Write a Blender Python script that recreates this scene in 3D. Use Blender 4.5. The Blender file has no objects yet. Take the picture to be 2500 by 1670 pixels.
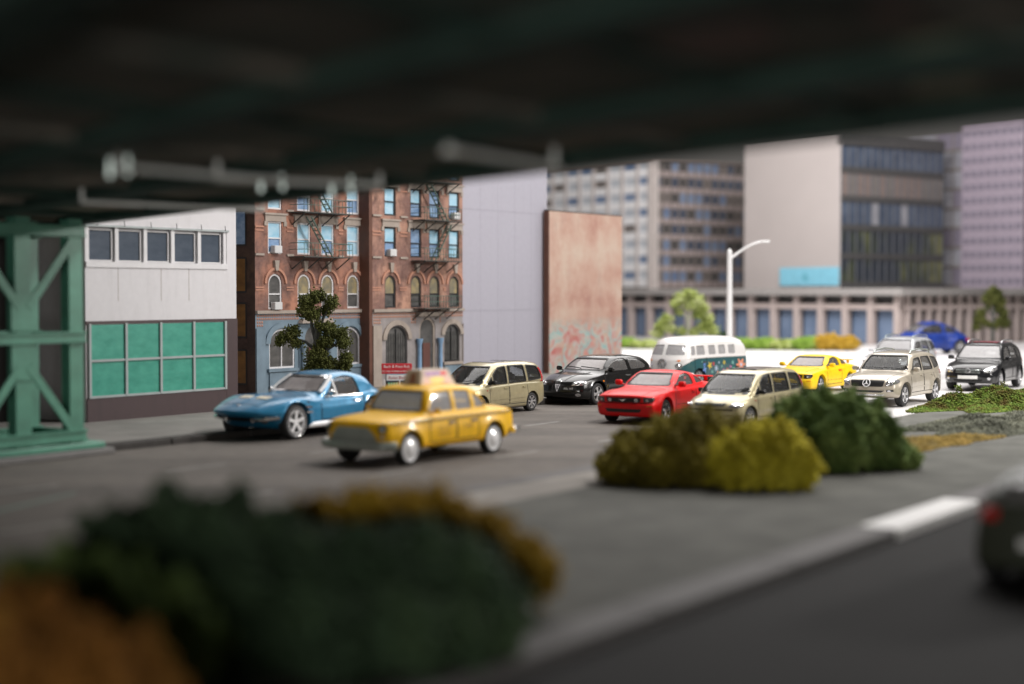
import bpy, bmesh, math, random
import numpy as np
from mathutils import Vector, Matrix
from mathutils.bvhtree import BVHTree

scn = bpy.context.scene
COL = scn.collection
R = math.radians

# ------------------------------------------------------------------ camera
cam_d = bpy.data.cameras.new('camera')
cam = bpy.data.objects.new('camera', cam_d)
COL.objects.link(cam)
cam.location = (0, 0, 3.3)
cam.rotation_euler = (R(90 - 1.87), 0, 0)
cam_d.sensor_width = 36
cam_d.lens = 53.7
cam_d.clip_start = 0.1
cam_d.clip_end = 500
cam_d.dof.use_dof = True
cam_d.dof.focus_distance = 44.5
cam_d.dof.aperture_fstop = 0.162
scn.camera = cam

# ------------------------------------------------------------------ dim room
w = bpy.data.worlds.new('World')
scn.world = w
w.use_nodes = True
bg = w.node_tree.nodes['Background']
bg.inputs[0].default_value = (0.10, 0.094, 0.088, 1)
bg.inputs[1].default_value = 0.95

# ------------------------------------------------------------------ exhibition lamps hung above the model, and an added fill
def area_lamp(name, loc, target, sx, sy, power, color):
    l = bpy.data.lights.new(name, 'AREA')
    l.shape = 'RECTANGLE'; l.size = sx; l.size_y = sy
    l.energy = power; l.color = color
    o = bpy.data.objects.new(name, l); COL.objects.link(o)
    o.location = loc
    o.rotation_euler = (Vector(target) - Vector(loc)).to_track_quat('-Z', 'Y').to_euler()
    return o
area_lamp('ceiling_lamp', (11, 62, 25), (8, 56, 0), 40, 36, 13500, (1.0, 0.97, 0.95))
area_lamp('exhibition_lamp', (30, 38, 11), (0, 40, 0), 2.6, 2.6, 4300, (1.0, 0.96, 0.92))
area_lamp('exhibition_lamp', (12, 36, 21), (-2, 44, 2), 5, 5, 3900, (1.0, 0.97, 0.95))
area_lamp('ceiling_lamp', (14, 76, 25), (18, 106, 6), 28, 10, 16500, (1.0, 0.97, 0.96))

area_lamp('camera_fill', (-5, -16, 2.6), (0, 14, 2.8), 9, 3.5, 2500, (1.0, 0.97, 0.93))  # unseen fill added behind the camera to lift bushes and deck underside

scn.view_settings.view_transform = 'Standard'
scn.view_settings.look = 'None'
scn.view_settings.exposure = 0.22
scn.view_settings.gamma = 1
scn.cycles.use_denoising = True
scn.cycles.max_bounces = 8
scn.cycles.transparent_max_bounces = 16
scn.cycles.sample_clamp_indirect = 6
scn.cycles.caustics_reflective = False
scn.cycles.caustics_refractive = False

# ------------------------------------------------------------------ helpers
def lin(c):
    return tuple((v / 12.92 if v <= 0.04045 else ((v + 0.055) / 1.055) ** 2.4) for v in c)
def hexc(h):
    h = h.lstrip('#')
    return lin(tuple(int(h[i:i + 2], 16) / 255 for i in (0, 2, 4)))

MATS = {}
def nt_new(name):
    m = bpy.data.materials.new(name); m.use_nodes = True
    nt = m.node_tree
    b = nt.nodes['Principled BSDF']
    MATS[name] = m
    return m, nt, b
def ND(nt, t, **kw):
    n = nt.nodes.new(t)
    for k, v in kw.items():
        setattr(n, k, v)
    return n
def ramp(nt, fac, stops):
    r = ND(nt, 'ShaderNodeValToRGB')
    e = r.color_ramp.elements
    while len(e) > 1:
        e.remove(e[-1])
    e[0].position = stops[0][0]; e[0].color = (*stops[0][1], 1)
    for p, c in stops[1:]:
        k = e.new(p); k.color = (*c, 1)
    nt.links.new(fac, r.inputs[0])
    return r.outputs[0]
def objco(nt, scale=(1, 1, 1)):
    tc = ND(nt, 'ShaderNodeTexCoord')
    mp = ND(nt, 'ShaderNodeMapping')
    mp.inputs['Scale'].default_value = scale
    nt.links.new(tc.outputs['Object'], mp.inputs[0])
    return mp.outputs[0]
def noise(nt, co, scale, detail=4, rough=0.55):
    n = ND(nt, 'ShaderNodeTexNoise')
    n.inputs['Scale'].default_value = scale
    n.inputs['Detail'].default_value = detail
    n.inputs['Roughness'].default_value = rough
    nt.links.new(co, n.inputs['Vector'])
    return n.outputs['Fac']
def mixc(nt, fac, a, b, mode='MIX'):
    m = ND(nt, 'ShaderNodeMix', data_type='RGBA', blend_type=mode)
    for s, v in ((0, fac), (6, a), (7, b)):
        if hasattr(v, 'node'):
            nt.links.new(v, m.inputs[s])
        elif s == 0:
            m.inputs[0].default_value = v
        else:
            m.inputs[s].default_value = (*v, 1)
    return m.outputs[2]
def bump(nt, b, h, strength=0.3, dist=0.02):
    n = ND(nt, 'ShaderNodeBump')
    n.inputs['Strength'].default_value = strength
    n.inputs['Distance'].default_value = dist
    nt.links.new(h, n.inputs['Height'])
    nt.links.new(n.outputs[0], b.inputs['Normal'])

def paint(name, col, rough=0.35, metal=0.0, coat=0.6, var=0.06, nscale=6.0, spec=0.5):
    m, nt, b = nt_new(name)
    co = objco(nt)
    f = noise(nt, co, nscale, 5)
    dk = tuple(v * (1 - var * 2) for v in col); lt = tuple(min(1, v * (1 + var)) for v in col)
    nt.links.new(ramp(nt, f, [(0.3, dk), (0.7, lt)]), b.inputs['Base Color'])
    fr = noise(nt, co, 14, 5)
    mr = ND(nt, 'ShaderNodeMapRange')
    mr.inputs[3].default_value = max(0.02, rough - 0.08); mr.inputs[4].default_value = rough + 0.1
    nt.links.new(fr, mr.inputs[0]); nt.links.new(mr.outputs[0], b.inputs['Roughness'])
    b.inputs['Metallic'].default_value = metal
    b.inputs['Coat Weight'].default_value = coat
    b.inputs['Coat Roughness'].default_value = 0.08
    if metal < 0.5: b.inputs['Specular IOR Level'].default_value = spec
    return m
def plain(name, col, rough=0.7, metal=0.0, var=0.12, nscale=3.0, bmp=0.0, bscale=40, spec=0.5):
    m, nt, b = nt_new(name)
    co = objco(nt)
    f = noise(nt, co, nscale, 6, 0.6)
    nt.links.new(ramp(nt, f, [(0.25, tuple(v * (1 - var) for v in col)), (0.75, tuple(min(1, v * (1 + var)) for v in col))]), b.inputs['Base Color'])
    b.inputs['Roughness'].default_value = rough
    b.inputs['Metallic'].default_value = metal
    b.inputs['Specular IOR Level'].default_value = spec
    if bmp:
        bump(nt, b, noise(nt, co, bscale, 4), bmp, 0.02)
    return m
def glass(name, tint, haze, hazecol, rough=0.06):
    m = bpy.data.materials.new(name); m.use_nodes = True; MATS[name] = m
    nt = m.node_tree; nt.nodes.clear()
    out = ND(nt, 'ShaderNodeOutputMaterial')
    tr = ND(nt, 'ShaderNodeBsdfTransparent'); tr.inputs[0].default_value = (*tint, 1)
    df = ND(nt, 'ShaderNodeBsdfDiffuse'); df.inputs[0].default_value = (*hazecol, 1)
    gl = ND(nt, 'ShaderNodeBsdfGlossy'); gl.inputs['Roughness'].default_value = rough
    fr = ND(nt, 'ShaderNodeFresnel'); fr.inputs[0].default_value = 1.5
    co = objco(nt)
    nz = noise(nt, co, 9, 6, 0.65)
    mr = ND(nt, 'ShaderNodeMapRange')
    mr.inputs[1].default_value = 0.35; mr.inputs[2].default_value = 0.7
    mr.inputs[3].default_value = haze * 0.9; mr.inputs[4].default_value = min(1, haze * 1.1)
    nt.links.new(nz, mr.inputs[0])
    a = ND(nt, 'ShaderNodeMixShader'); b = ND(nt, 'ShaderNodeMixShader')
    nt.links.new(mr.outputs[0], a.inputs[0]); nt.links.new(tr.outputs[0], a.inputs[1]); nt.links.new(df.outputs[0], a.inputs[2])
    nt.links.new(fr.outputs[0], b.inputs[0]); nt.links.new(a.outputs[0], b.inputs[1]); nt.links.new(gl.outputs[0], b.inputs[2])
    nt.links.new(b.outputs[0], out.inputs[0])
    return m

def set_props(o, label=None, cat=None, group=None, kind=None):
    if label: o['label'] = label
    if cat: o['category'] = cat
    if group: o['group'] = group
    if kind: o['kind'] = kind
    return o
def thing(name, label, cat, loc=(0, 0, 0), rz=0.0, scale=(1, 1, 1), group=None):
    o = bpy.data.objects.new(name, None); COL.objects.link(o)
    o.empty_display_size = 0.2
    o.location = loc; o.rotation_euler = (0, 0, rz); o.scale = scale
    return set_props(o, label, cat, group)
def mesh_of(verts, faces, smooth=False, sharp=None):
    me = bpy.data.meshes.new('m')
    me.from_pydata([tuple(v) for v in verts], [], [tuple(f) for f in faces])
    if smooth:
        me.shade_smooth()
        if sharp:
            me.set_sharp_from_angle(angle=R(sharp))
    me.update()
    return me
def link(name, me, mat, parent=None, loc=None, rot=None):
    me.name = name
    if mat is not None and not me.materials:
        for m in (mat if isinstance(mat, (list, tuple)) else [mat]):
            me.materials.append(m if not isinstance(m, str) else MATS[m])
    o = bpy.data.objects.new(name, me); COL.objects.link(o)
    if parent is not None: o.parent = parent
    if loc is not None: o.location = loc
    if rot is not None: o.rotation_euler = rot
    return o
def obj(name, verts, faces, mat, parent=None, smooth=False, sharp=None, **kw):
    return link(name, mesh_of(verts, faces, smooth, sharp), mat, parent, **kw)
def copy_tree(o, parent=None):
    c = o.copy(); COL.objects.link(c); c.parent = parent
    for ch in list(o.children):
        copy_tree(ch, c)
    return c

class MB:
    """collects simple shapes into one mesh"""
    def __init__(s): s.v = []; s.f = []
    def add(s, v, f):
        n = len(s.v); s.v += [tuple(p) for p in v]; s.f += [tuple(i + n for i in q) for q in f]; return s
    def box(s, x0, x1, y0, y1, z0, z1):
        return s.add([(x0, y0, z0), (x1, y0, z0), (x1, y1, z0), (x0, y1, z0), (x0, y0, z1), (x1, y0, z1), (x1, y1, z1), (x0, y1, z1)],
                     [(3, 2, 1, 0), (4, 5, 6, 7), (0, 1, 5, 4), (1, 2, 6, 5), (2, 3, 7, 6), (3, 0, 4, 7)])
    def cbox(s, x0, x1, y0, y1, z0, z1, c=0.01):
        """box with chamfered edges, extruded in z from a chamfered footprint with chamfered caps"""
        def ring(z, i):
            a = c
            return [(x0 + a + i, y0 + i, z), (x1 - a - i, y0 + i, z), (x1 - i, y0 + a + i, z), (x1 - i, y1 - a - i, z),
                    (x1 - a - i, y1 - i, z), (x0 + a + i, y1 - i, z), (x0 + i, y1 - a - i, z), (x0 + i, y0 + a + i, z)]
        rs = [ring(z0, c), ring(z0 + c, 0), ring(z1 - c, 0), ring(z1, c)]
        v = [p for r in rs for p in r]; f = [tuple(range(7, -1, -1)), tuple(range(24, 32))]
        for k in range(3):
            for i in range(8):
                j = (i + 1) % 8
                f.append((k * 8 + i, k * 8 + j, k * 8 + 8 + j, k * 8 + 8 + i))
        return s.add(v, f)
    def bar(s, p, q, wx, wz, up=(0, 0, 1)):
        p = Vector(p); q = Vector(q); d = (q - p).normalized()
        a = d.cross(Vector(up))
        if a.length < 1e-4: a = d.cross(Vector((1, 0, 0)))
        a.normalize(); b = a.cross(d).normalized()
        v = [e + a * (sx * wx / 2) + b * (sz * wz / 2) for e in (p, q) for sx, sz in ((-1, -1), (1, -1), (1, 1), (-1, 1))]
        return s.add(v, [(0, 1, 2, 3), (7, 6, 5, 4), (0, 4, 5, 1), (1, 5, 6, 2), (2, 6, 7, 3), (3, 7, 4, 0)])
    def tube(s, pts, rad, n=8):
        pts = [Vector(p) for p in pts]
        rad = rad if isinstance(rad, (list, tuple)) else [rad] * len(pts)
        v = []; f = []; a = None
        for i, p in enumerate(pts):
            d = (pts[min(i + 1, len(pts) - 1)] - pts[max(i - 1, 0)]).normalized()
            if a is None:
                a = d.orthogonal().normalized()
            a = (a - d * a.dot(d)).normalized(); b = d.cross(a)
            for k in range(n):
                t = 2 * math.pi * k / n
                v.append(p + (a * math.cos(t) + b * math.sin(t)) * rad[i])
        for i in range(len(pts) - 1):
            for k in range(n):
                j = (k + 1) % n
                f.append((i * n + k, i * n + j, i * n + n + j, i * n + n + k))
        f.append(tuple(range(n - 1, -1, -1))); m = (len(pts) - 1) * n; f.append(tuple(range(m, m + n)))
        return s.add(v, f)
    def lathe(s, prof, n=28, axis='y', c=(0, 0, 0)):
        """prof: (radius, height along the axis)"""
        v = []; f = []
        for r, h in prof:
            for k in range(n):
                t = 2 * math.pi * k / n
                q = (r * math.cos(t), h, r * math.sin(t)) if axis == 'y' else (r * math.cos(t), r * math.sin(t), h)
                v.append((q[0] + c[0], q[1] + c[1], q[2] + c[2]))
        for i in range(len(prof) - 1):
            for k in range(n):
                j = (k + 1) % n
                f.append((i * n + k, i * n + j, i * n + n + j, i * n + n + k))
        return s.add(v, f)
    def prism(s, poly, y0, y1, axis='y'):
        """2D outline extruded; axis y: outline is (x,z); axis x: (y,z); axis z: (x,y)"""
        n = len(poly)
        g = {'y': lambda a, b, h: (a, h, b), 'x': lambda a, b, h: (h, a, b), 'z': lambda a, b, h: (a, b, h)}[axis]
        v = [g(a, b, y0) for a, b in poly] + [g(a, b, y1) for a, b in poly]
        f = [tuple(range(n)), tuple(range(2 * n - 1, n - 1, -1))]
        f += [(i, i + n, (i + 1) % n + n, (i + 1) % n) for i in range(n)]
        return s.add(v, f)
    def mesh(s, smooth=False, sharp=None, fix=True):
        me = mesh_of(s.v, s.f)
        if fix:
            bm = bmesh.new(); bm.from_mesh(me); bmesh.ops.recalc_face_normals(bm, faces=bm.faces); bm.to_mesh(me); bm.free()
        if smooth:
            me.shade_smooth()
            if sharp: me.set_sharp_from_angle(angle=R(sharp))
        return me
    def build(s, name, mat, parent=None, smooth=False, sharp=None, **kw):
        return link(name, s.mesh(smooth, sharp), mat, parent, **kw)

def text_mesh(txt, size, depth=0.0):
    c = bpy.data.curves.new('t', 'FONT'); c.body = txt; c.size = size; c.extrude = depth
    c.align_x = 'CENTER'; c.align_y = 'CENTER'; c.resolution_u = 2
    o = bpy.data.objects.new('t', c); COL.objects.link(o)
    dg = bpy.context.evaluated_depsgraph_get(); dg.update()
    me = bpy.data.meshes.new_from_object(o.evaluated_get(dg))
    bpy.data.objects.remove(o); bpy.data.curves.remove(c)
    return me

# street axes: the street runs along U (away from the camera, to the right), N points to the camera's side
PH = 35.0
U = Vector((math.sin(R(PH)), math.cos(R(PH)), 0))
N = Vector((math.cos(R(PH)), -math.sin(R(PH)), 0))
RZU = math.atan2(U.y, U.x)
def P(s, q, z=0.0):
    return U * s + N * q + Vector((0, 0, z))
def strip_poly(s0, s1, q0, q1, z):
    return [P(s0, q0, z), P(s0, q1, z), P(s1, q1, z), P(s1, q0, z)]
# ------------------------------------------------------------------ car kit
def pchip(pts):
    xs = np.array([p[0] for p in pts], float); ys = np.array([p[1] for p in pts], float)
    o = np.argsort(xs, kind='stable'); xs = xs[o]; ys = ys[o]
    h = np.diff(xs); d = np.diff(ys) / h
    m = np.zeros(len(xs))
    m[0] = d[0]; m[-1] = d[-1]
    for i in range(1, len(xs) - 1):
        if d[i - 1] * d[i] > 0:
            w1 = 2 * h[i] + h[i - 1]; w2 = h[i] + 2 * h[i - 1]
            m[i] = (w1 + w2) / (w1 / d[i - 1] + w2 / d[i])
    def f(x):
        x = min(max(x, xs[0]), xs[-1])
        i = int(min(max(np.searchsorted(xs, x) - 1, 0), len(xs) - 2))
        t = (x - xs[i]) / h[i]
        return float((1 + 2 * t) * (1 - t) ** 2 * ys[i] + t * (1 - t) ** 2 * h[i] * m[i] + t * t * (3 - 2 * t) * ys[i + 1] + t * t * (t - 1) * h[i] * m[i + 1])
    return f
def sstep(x, a, b):
    t = min(max((x - a) / (b - a), 0), 1)
    return t * t * (3 - 2 * t)
def catmull(pts, sub):
    out = []
    n = len(pts)
    for i in range(n - 1):
        p0 = pts[max(i - 1, 0)]; p1 = pts[i]; p2 = pts[i + 1]; p3 = pts[min(i + 2, n - 1)]
        for k in range(sub):
            t = k / sub
            q = []
            for a in range(2):
                # tension-limited Catmull-Rom
                m1 = 0.42 * (p2[a] - p0[a]); m2 = 0.42 * (p3[a] - p1[a])
                L = math.hypot(p2[0] - p1[0], p2[1] - p1[1]) + 1e-6
                s1 = min(1, L / (math.hypot(p2[0] - p0[0], p2[1] - p0[1]) * 0.5 + 1e-6))
                s2 = min(1, L / (math.hypot(p3[0] - p1[0], p3[1] - p1[1]) * 0.5 + 1e-6))
                m1 *= s1; m2 *= s2
                q.append((2 * t ** 3 - 3 * t * t + 1) * p1[a] + (t ** 3 - 2 * t * t + t) * m1 + (3 * t * t - 2 * t ** 3) * p2[a] + (t ** 3 - t * t) * m2)
            out.append(tuple(q))
    out.append(pts[-1])
    return out
def chaikin(poly, it=2, cut=0.2):
    for _ in range(it):
        o = []
        n = len(poly)
        for i in range(n):
            a = poly[i]; b = poly[(i + 1) % n]
            o.append((a[0] * (1 - cut) + b[0] * cut, a[1] * (1 - cut) + b[1] * cut))
            o.append((a[0] * cut + b[0] * (1 - cut), a[1] * cut + b[1] * (1 - cut)))
        poly = o
        cut = 0.25
    return poly
def rpoly(poly, r=0.05, n=4):
    """round the corners of an outline by radius r"""
    out = []
    m = len(poly)
    for i in range(m):
        p = Vector(poly[i]); a = Vector(poly[i - 1]) - p; b = Vector(poly[(i + 1) % m]) - p
        k = min(r, a.length * 0.45, b.length * 0.45)
        pa = p + a.normalized() * k; pb = p + b.normalized() * k
        for j in range(n + 1):
            t = j / n
            q = pa * (1 - t) ** 2 + p * (2 * t * (1 - t)) + pb * t * t
            out.append((q.x, q.y))
    return out

class Body:
    def __init__(s, sp):
        s.sp = sp
        s.top = pchip(sp['top']); s.sh = pchip(sp['sh']); s.plan = pchip(sp['plan']); s.bot = pchip(sp['bot'])
        s.nose = pchip(sp.get('nose', [(0, 0), (2, 0)])); s.tail = pchip(sp.get('tail', [(0, 0), (2, 0)]))
        s.xr = sp['top'][0][0]; s.xf = sp['top'][-1][0]
        s.wm = max(p[1] for p in sp['plan'])
    def section(s, x, ins=0.0, floor=None):
        sp = s.sp
        t = s.top(x) - ins; w = s.plan(x) - ins; b = s.bot(x) + ins
        if floor is not None: b = floor
        sh = min(s.sh(x), s.top(x) - 0.02) - ins * 0.3
        if ins: sh = min(sh, t - 0.01)
        shelf = sp.get('shelf', 0.07); tum = sp.get('tum', 0.3)
        k = sstep(t - sh, 0.1, 0.3)
        h = t - sh
        wc = w - shelf
        ye = max(wc - h * tum, 0.2)
        d = sh - b
        low = [(0, b), (0.55 * w, b), (w * 0.9, b + 0.005), (w * 0.975, b + min(0.06, d * 0.2)), (w * 0.995, b + 0.25 * d), (w, b + sp.get('wide', 0.5) * d),
               (w * 0.996 - sp.get('inb', 0.01), b + 0.80 * d), (w - 0.018 - sp.get('inb', 0.01), sh - 0.05 * d), (w - sp.get('edge', 0.055), sh)]
        hood = [(0.86 * w, sh + 0.30 * h), (0.74 * w, sh + 0.55 * h), (0.60 * w, sh + 0.75 * h), (0.42 * w, sh + 0.90 * h), (0.2 * w, sh + 0.98 * h), (0, t)]
        rr = sp.get('rr', 0.09)
        rz = min(rr, h * 0.35)
        cr = sp.get('crown', 0.03)
        cabn = [(wc - 0.10 * h * tum, sh + 0.10 * h), (wc - 0.45 * h * tum + 0.012, sh + 0.45 * h), (wc - tum * (h - rz), t - rz - cr * 0.6), (ye - rz * 0.75, t - rz * 0.22 - cr * 0.5), (0.5 * ye, t - cr * 0.25), (0, t)]
        up = [(hood[i][0] * (1 - k) + cabn[i][0] * k, hood[i][1] * (1 - k) + cabn[i][1] * k) for i in range(6)]
        return low + up
    def shift(s, x, y, z):
        sp = s.sp
        L = s.xf - s.xr
        a = max(0.0, (x - (s.xf - 0.42 * L)) / (0.42 * L)); c = max(0.0, ((s.xr + 0.35 * L) - x) / (0.35 * L))
        r = min(abs(y) / s.wm, 1.1)
        x2 = x - sp.get('bowf', 0.15) * r ** 2.4 * a + sp.get('bowr', 0.1) * r ** 2.4 * c
        nf = max(0.0, (x - (s.xf - 0.6)) / 0.6) ** 1.5; nr = max(0.0, ((s.xr + 0.6) - x) / 0.6) ** 1.5
        x2 += s.nose(z) * nf + s.tail(z) * nr
        return x2
    def loft(s, ns=64, sub=3, ins=0.0, floor=None, x0=None, x1=None):
        sp = s.sp
        rf = sp.get('rend', 0.09) if ins == 0 else 0.02
        xa = s.xr if x0 is None else x0; xb = s.xf if x1 is None else x1
        st = []
        for a in (0, 22, 45, 68):
            st.append((xa + rf * (1 - math.sin(R(a))) if False else xa + rf * (1 - math.cos(R(a))), rf * (1 - math.sin(R(a)))))
        for i in range(ns + 1):
            st.append((xa + rf + (xb - xa - 2 * rf) * i / ns, 0))
        for a in (68, 45, 22, 0):
            st.append((xb - rf * (1 - math.cos(R(a))), rf * (1 - math.sin(R(a)))))
        rings = []
        for x, i2 in st:
            sec = catmull(s.section(x, ins, floor), sub)
            zc = 0.5 * (sec[0][1] + sec[-1][1])
            hh = max(0.02, 0.5 * (sec[-1][1] - sec[0][1])); ww = max(q[0] for q in sec)
            sec = [(q[0] * (1 - i2 / ww), zc + (q[1] - zc) * (1 - i2 / hh)) for q in sec]
            ring = [(x, y, z) for y, z in sec] + [(x, -y, z) for y, z in sec[-2:0:-1]]
            rings.append(ring)
        def capr(ring):
            zc = sum(p[2] for p in ring) / len(ring)
            return [[(p[0], p[1] * q, zc + (p[2] - zc) * q) for p in ring] for q in (0.8, 0.6, 0.4, 0.2)], (ring[0][0], 0, zc)
        ca, pa = capr(rings[0]); cb, pb = capr(rings[-1])
        rings = ca[::-1] + rings + cb
        n = len(rings[0])
        V = [p for r in rings for p in r] + [pa, pb]
        Fc = []
        for i in range(len(rings) - 1):
            for k in range(n):
                j = (k + 1) % n
                Fc.append((i * n + k, i * n + j, (i + 1) * n + j, (i + 1) * n + k))
        ia = len(V) - 2; m = (len(rings) - 1) * n
        for k in range(n):
            j = (k + 1) % n
            Fc.append((k, ia, j)); Fc.append((m + k, m + j, ia + 1))
        out = []
        for (x, y, z) in V:
            x2 = s.shift(x, y, z)
            y2 = y
            if ins == 0:
                for xw in sp['wx']:
                    d = math.hypot(x2 - xw, z - sp['wr'])
                    if abs(y) > 0.6 * s.wm and z < sp.get('flz', 1.0):
                        y2 += math.copysign(sp.get('flare', 0.03) * math.exp(-((d - sp['wr'] - 0.07) / 0.10) ** 2), y)
            out.append((x2, y2, z))
        return out, Fc

AX = {'F': (lambda a, b: ((6, a, b), (-1, 0, 0))), 'R': (lambda a, b: ((-6, a, b), (1, 0, 0))),
      'L': (lambda a, b: ((a, 6, b), (0, -1, 0))), 'S': (lambda a, b: ((a, -6, b), (0, 1, 0))), 'T': (lambda a, b: ((a, b, 6), (0, 0, -1)))}
def hit(bv, ax, a, b, h):
    o, d = AX[ax](a, b)
    loc, nor, i, dd = bv.ray_cast(Vector(o), Vector(d))
    if loc is None:
        o2 = Vector(o) + Vector(d) * 5.0
        loc, nor, i, dd = bv.find_nearest(o2)
    if nor.dot(Vector(d)) > 0: nor = -nor
    return loc + nor * h
def densify(poly, step):
    out = []
    n = len(poly)
    for i in range(n):
        a = Vector(poly[i]); b = Vector(poly[(i + 1) % n])
        k = max(1, int((b - a).length / step))
        for j in range(k):
            q = a + (b - a) * (j / k)
            out.append((q.x, q.y))
    return out
def patch(name, bv, ax, poly, mat, parent, h=0.012, rings=(0.93, 0.7, 0.45, 0.2), edge=-0.012, step=0.06, dome=0.0, smooth=True):
    poly = densify(poly, step)
    n = len(poly)
    cx = sum(p[0] for p in poly) / n; cy = sum(p[1] for p in poly) / n
    V = []; Fc = []
    lv = [(1.0, edge), (1.0, h)] if edge is not None else [(1.0, h)]
    lv += [(r, h + dome * (1 - r * r)) for r in rings]
    for sc, hh in lv:
        for a, b in poly:
            V.append(hit(bv, ax, cx + (a - cx) * sc, cy + (b - cy) * sc, hh))
    V.append(hit(bv, ax, cx, cy, h + dome))
    for i in range(len(lv) - 1):
        for k in range(n):
            j = (k + 1) % n
            Fc.append((i * n + k, i * n + j, (i + 1) * n + j, (i + 1) * n + k))
    m = (len(lv) - 1) * n
    for k in range(n):
        Fc.append((m + k, m + (k + 1) % n, len(V) - 1))
    me = mesh_of(V, Fc)
    bm = bmesh.new(); bm.from_mesh(me); bmesh.ops.recalc_face_normals(bm, faces=bm.faces)
    o, d = AX[ax](cx, cy)
    if bm.faces:
        bm.faces.ensure_lookup_table()
        if bm.faces[-1].normal.dot(Vector(d)) > 0: bmesh.ops.reverse_faces(bm, faces=bm.faces)
    bm.to_mesh(me); bm.free()
    if smooth:
        me.shade_smooth(); me.set_sharp_from_angle(angle=R(40))
    return link(name, me, mat, parent)
def strip(name, bv, ax, pts, width, mat, parent, h=0.005, closed=False, step=0.08, taper=None):
    pts = [Vector(p) for p in pts]
    if closed: pts = pts + [pts[0]]
    q = []
    for i in range(len(pts) - 1):
        k = max(1, int((pts[i + 1] - pts[i]).length / step))
        q += [pts[i] + (pts[i + 1] - pts[i]) * (j / k) for j in range(k)]
    q.append(pts[-1])
    V = []; Fc = []
    n = len(q)
    for i in range(n):
        if closed:
            d = q[(i + 1) % (n - 1)] - q[(i - 1) % (n - 1)] if n > 2 else q[1] - q[0]
        else:
            d = q[min(i + 1, n - 1)] - q[max(i - 1, 0)]
        d.normalize(); nn = Vector((-d.y, d.x)) * (width / 2)
        for sgn, hh in ((-1.0, -0.01), (-1.0, h), (1.0, h), (1.0, -0.01)):
            p = q[i] + nn * sgn
            V.append(hit(bv, ax, p.x, p.y, hh))
    for i in range(n - 1):
        for a in range(3):
            Fc.append((i * 4 + a, i * 4 + a + 1, i * 4 + 5 + a, i * 4 + 4 + a))
    return obj(name, V, Fc, mat, parent)
def strips(name, bv, ax, lines, width, mat, parent, h=0.005):
    """several separate lines joined as one fine pattern (grille bars, lettering strokes)"""
    tmp = [strip('t', bv, ax, l, width, None, None, h) for l in lines]
    m = MB()
    for o in tmp:
        m.add([v.co[:] for v in o.data.vertices], [p.vertices[:] for p in o.data.polygons])
        me = o.data; bpy.data.objects.remove(o); bpy.data.meshes.remove(me)
    return m.build(name, mat, parent)
def mirror(poly, k=0):
    return [(-a, b) for a, b in poly][::-1] if k == 0 else [(a, -b) for a, b in poly][::-1]

def bool_cut(me, cutters):
    o = bpy.data.objects.new('b', me); COL.objects.link(o)
    tmp = []
    for c in cutters:
        co = bpy.data.objects.new('c', c); COL.objects.link(co); tmp.append(co)
        md = o.modifiers.new('x', 'BOOLEAN'); md.operation = 'DIFFERENCE'; md.solver = 'EXACT'; md.object = co
    dg = bpy.context.evaluated_depsgraph_get(); dg.update()
    res = bpy.data.meshes.new_from_object(o.evaluated_get(dg))
    for c in tmp: bpy.data.objects.remove(c)
    bpy.data.objects.remove(o)
    return res

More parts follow.
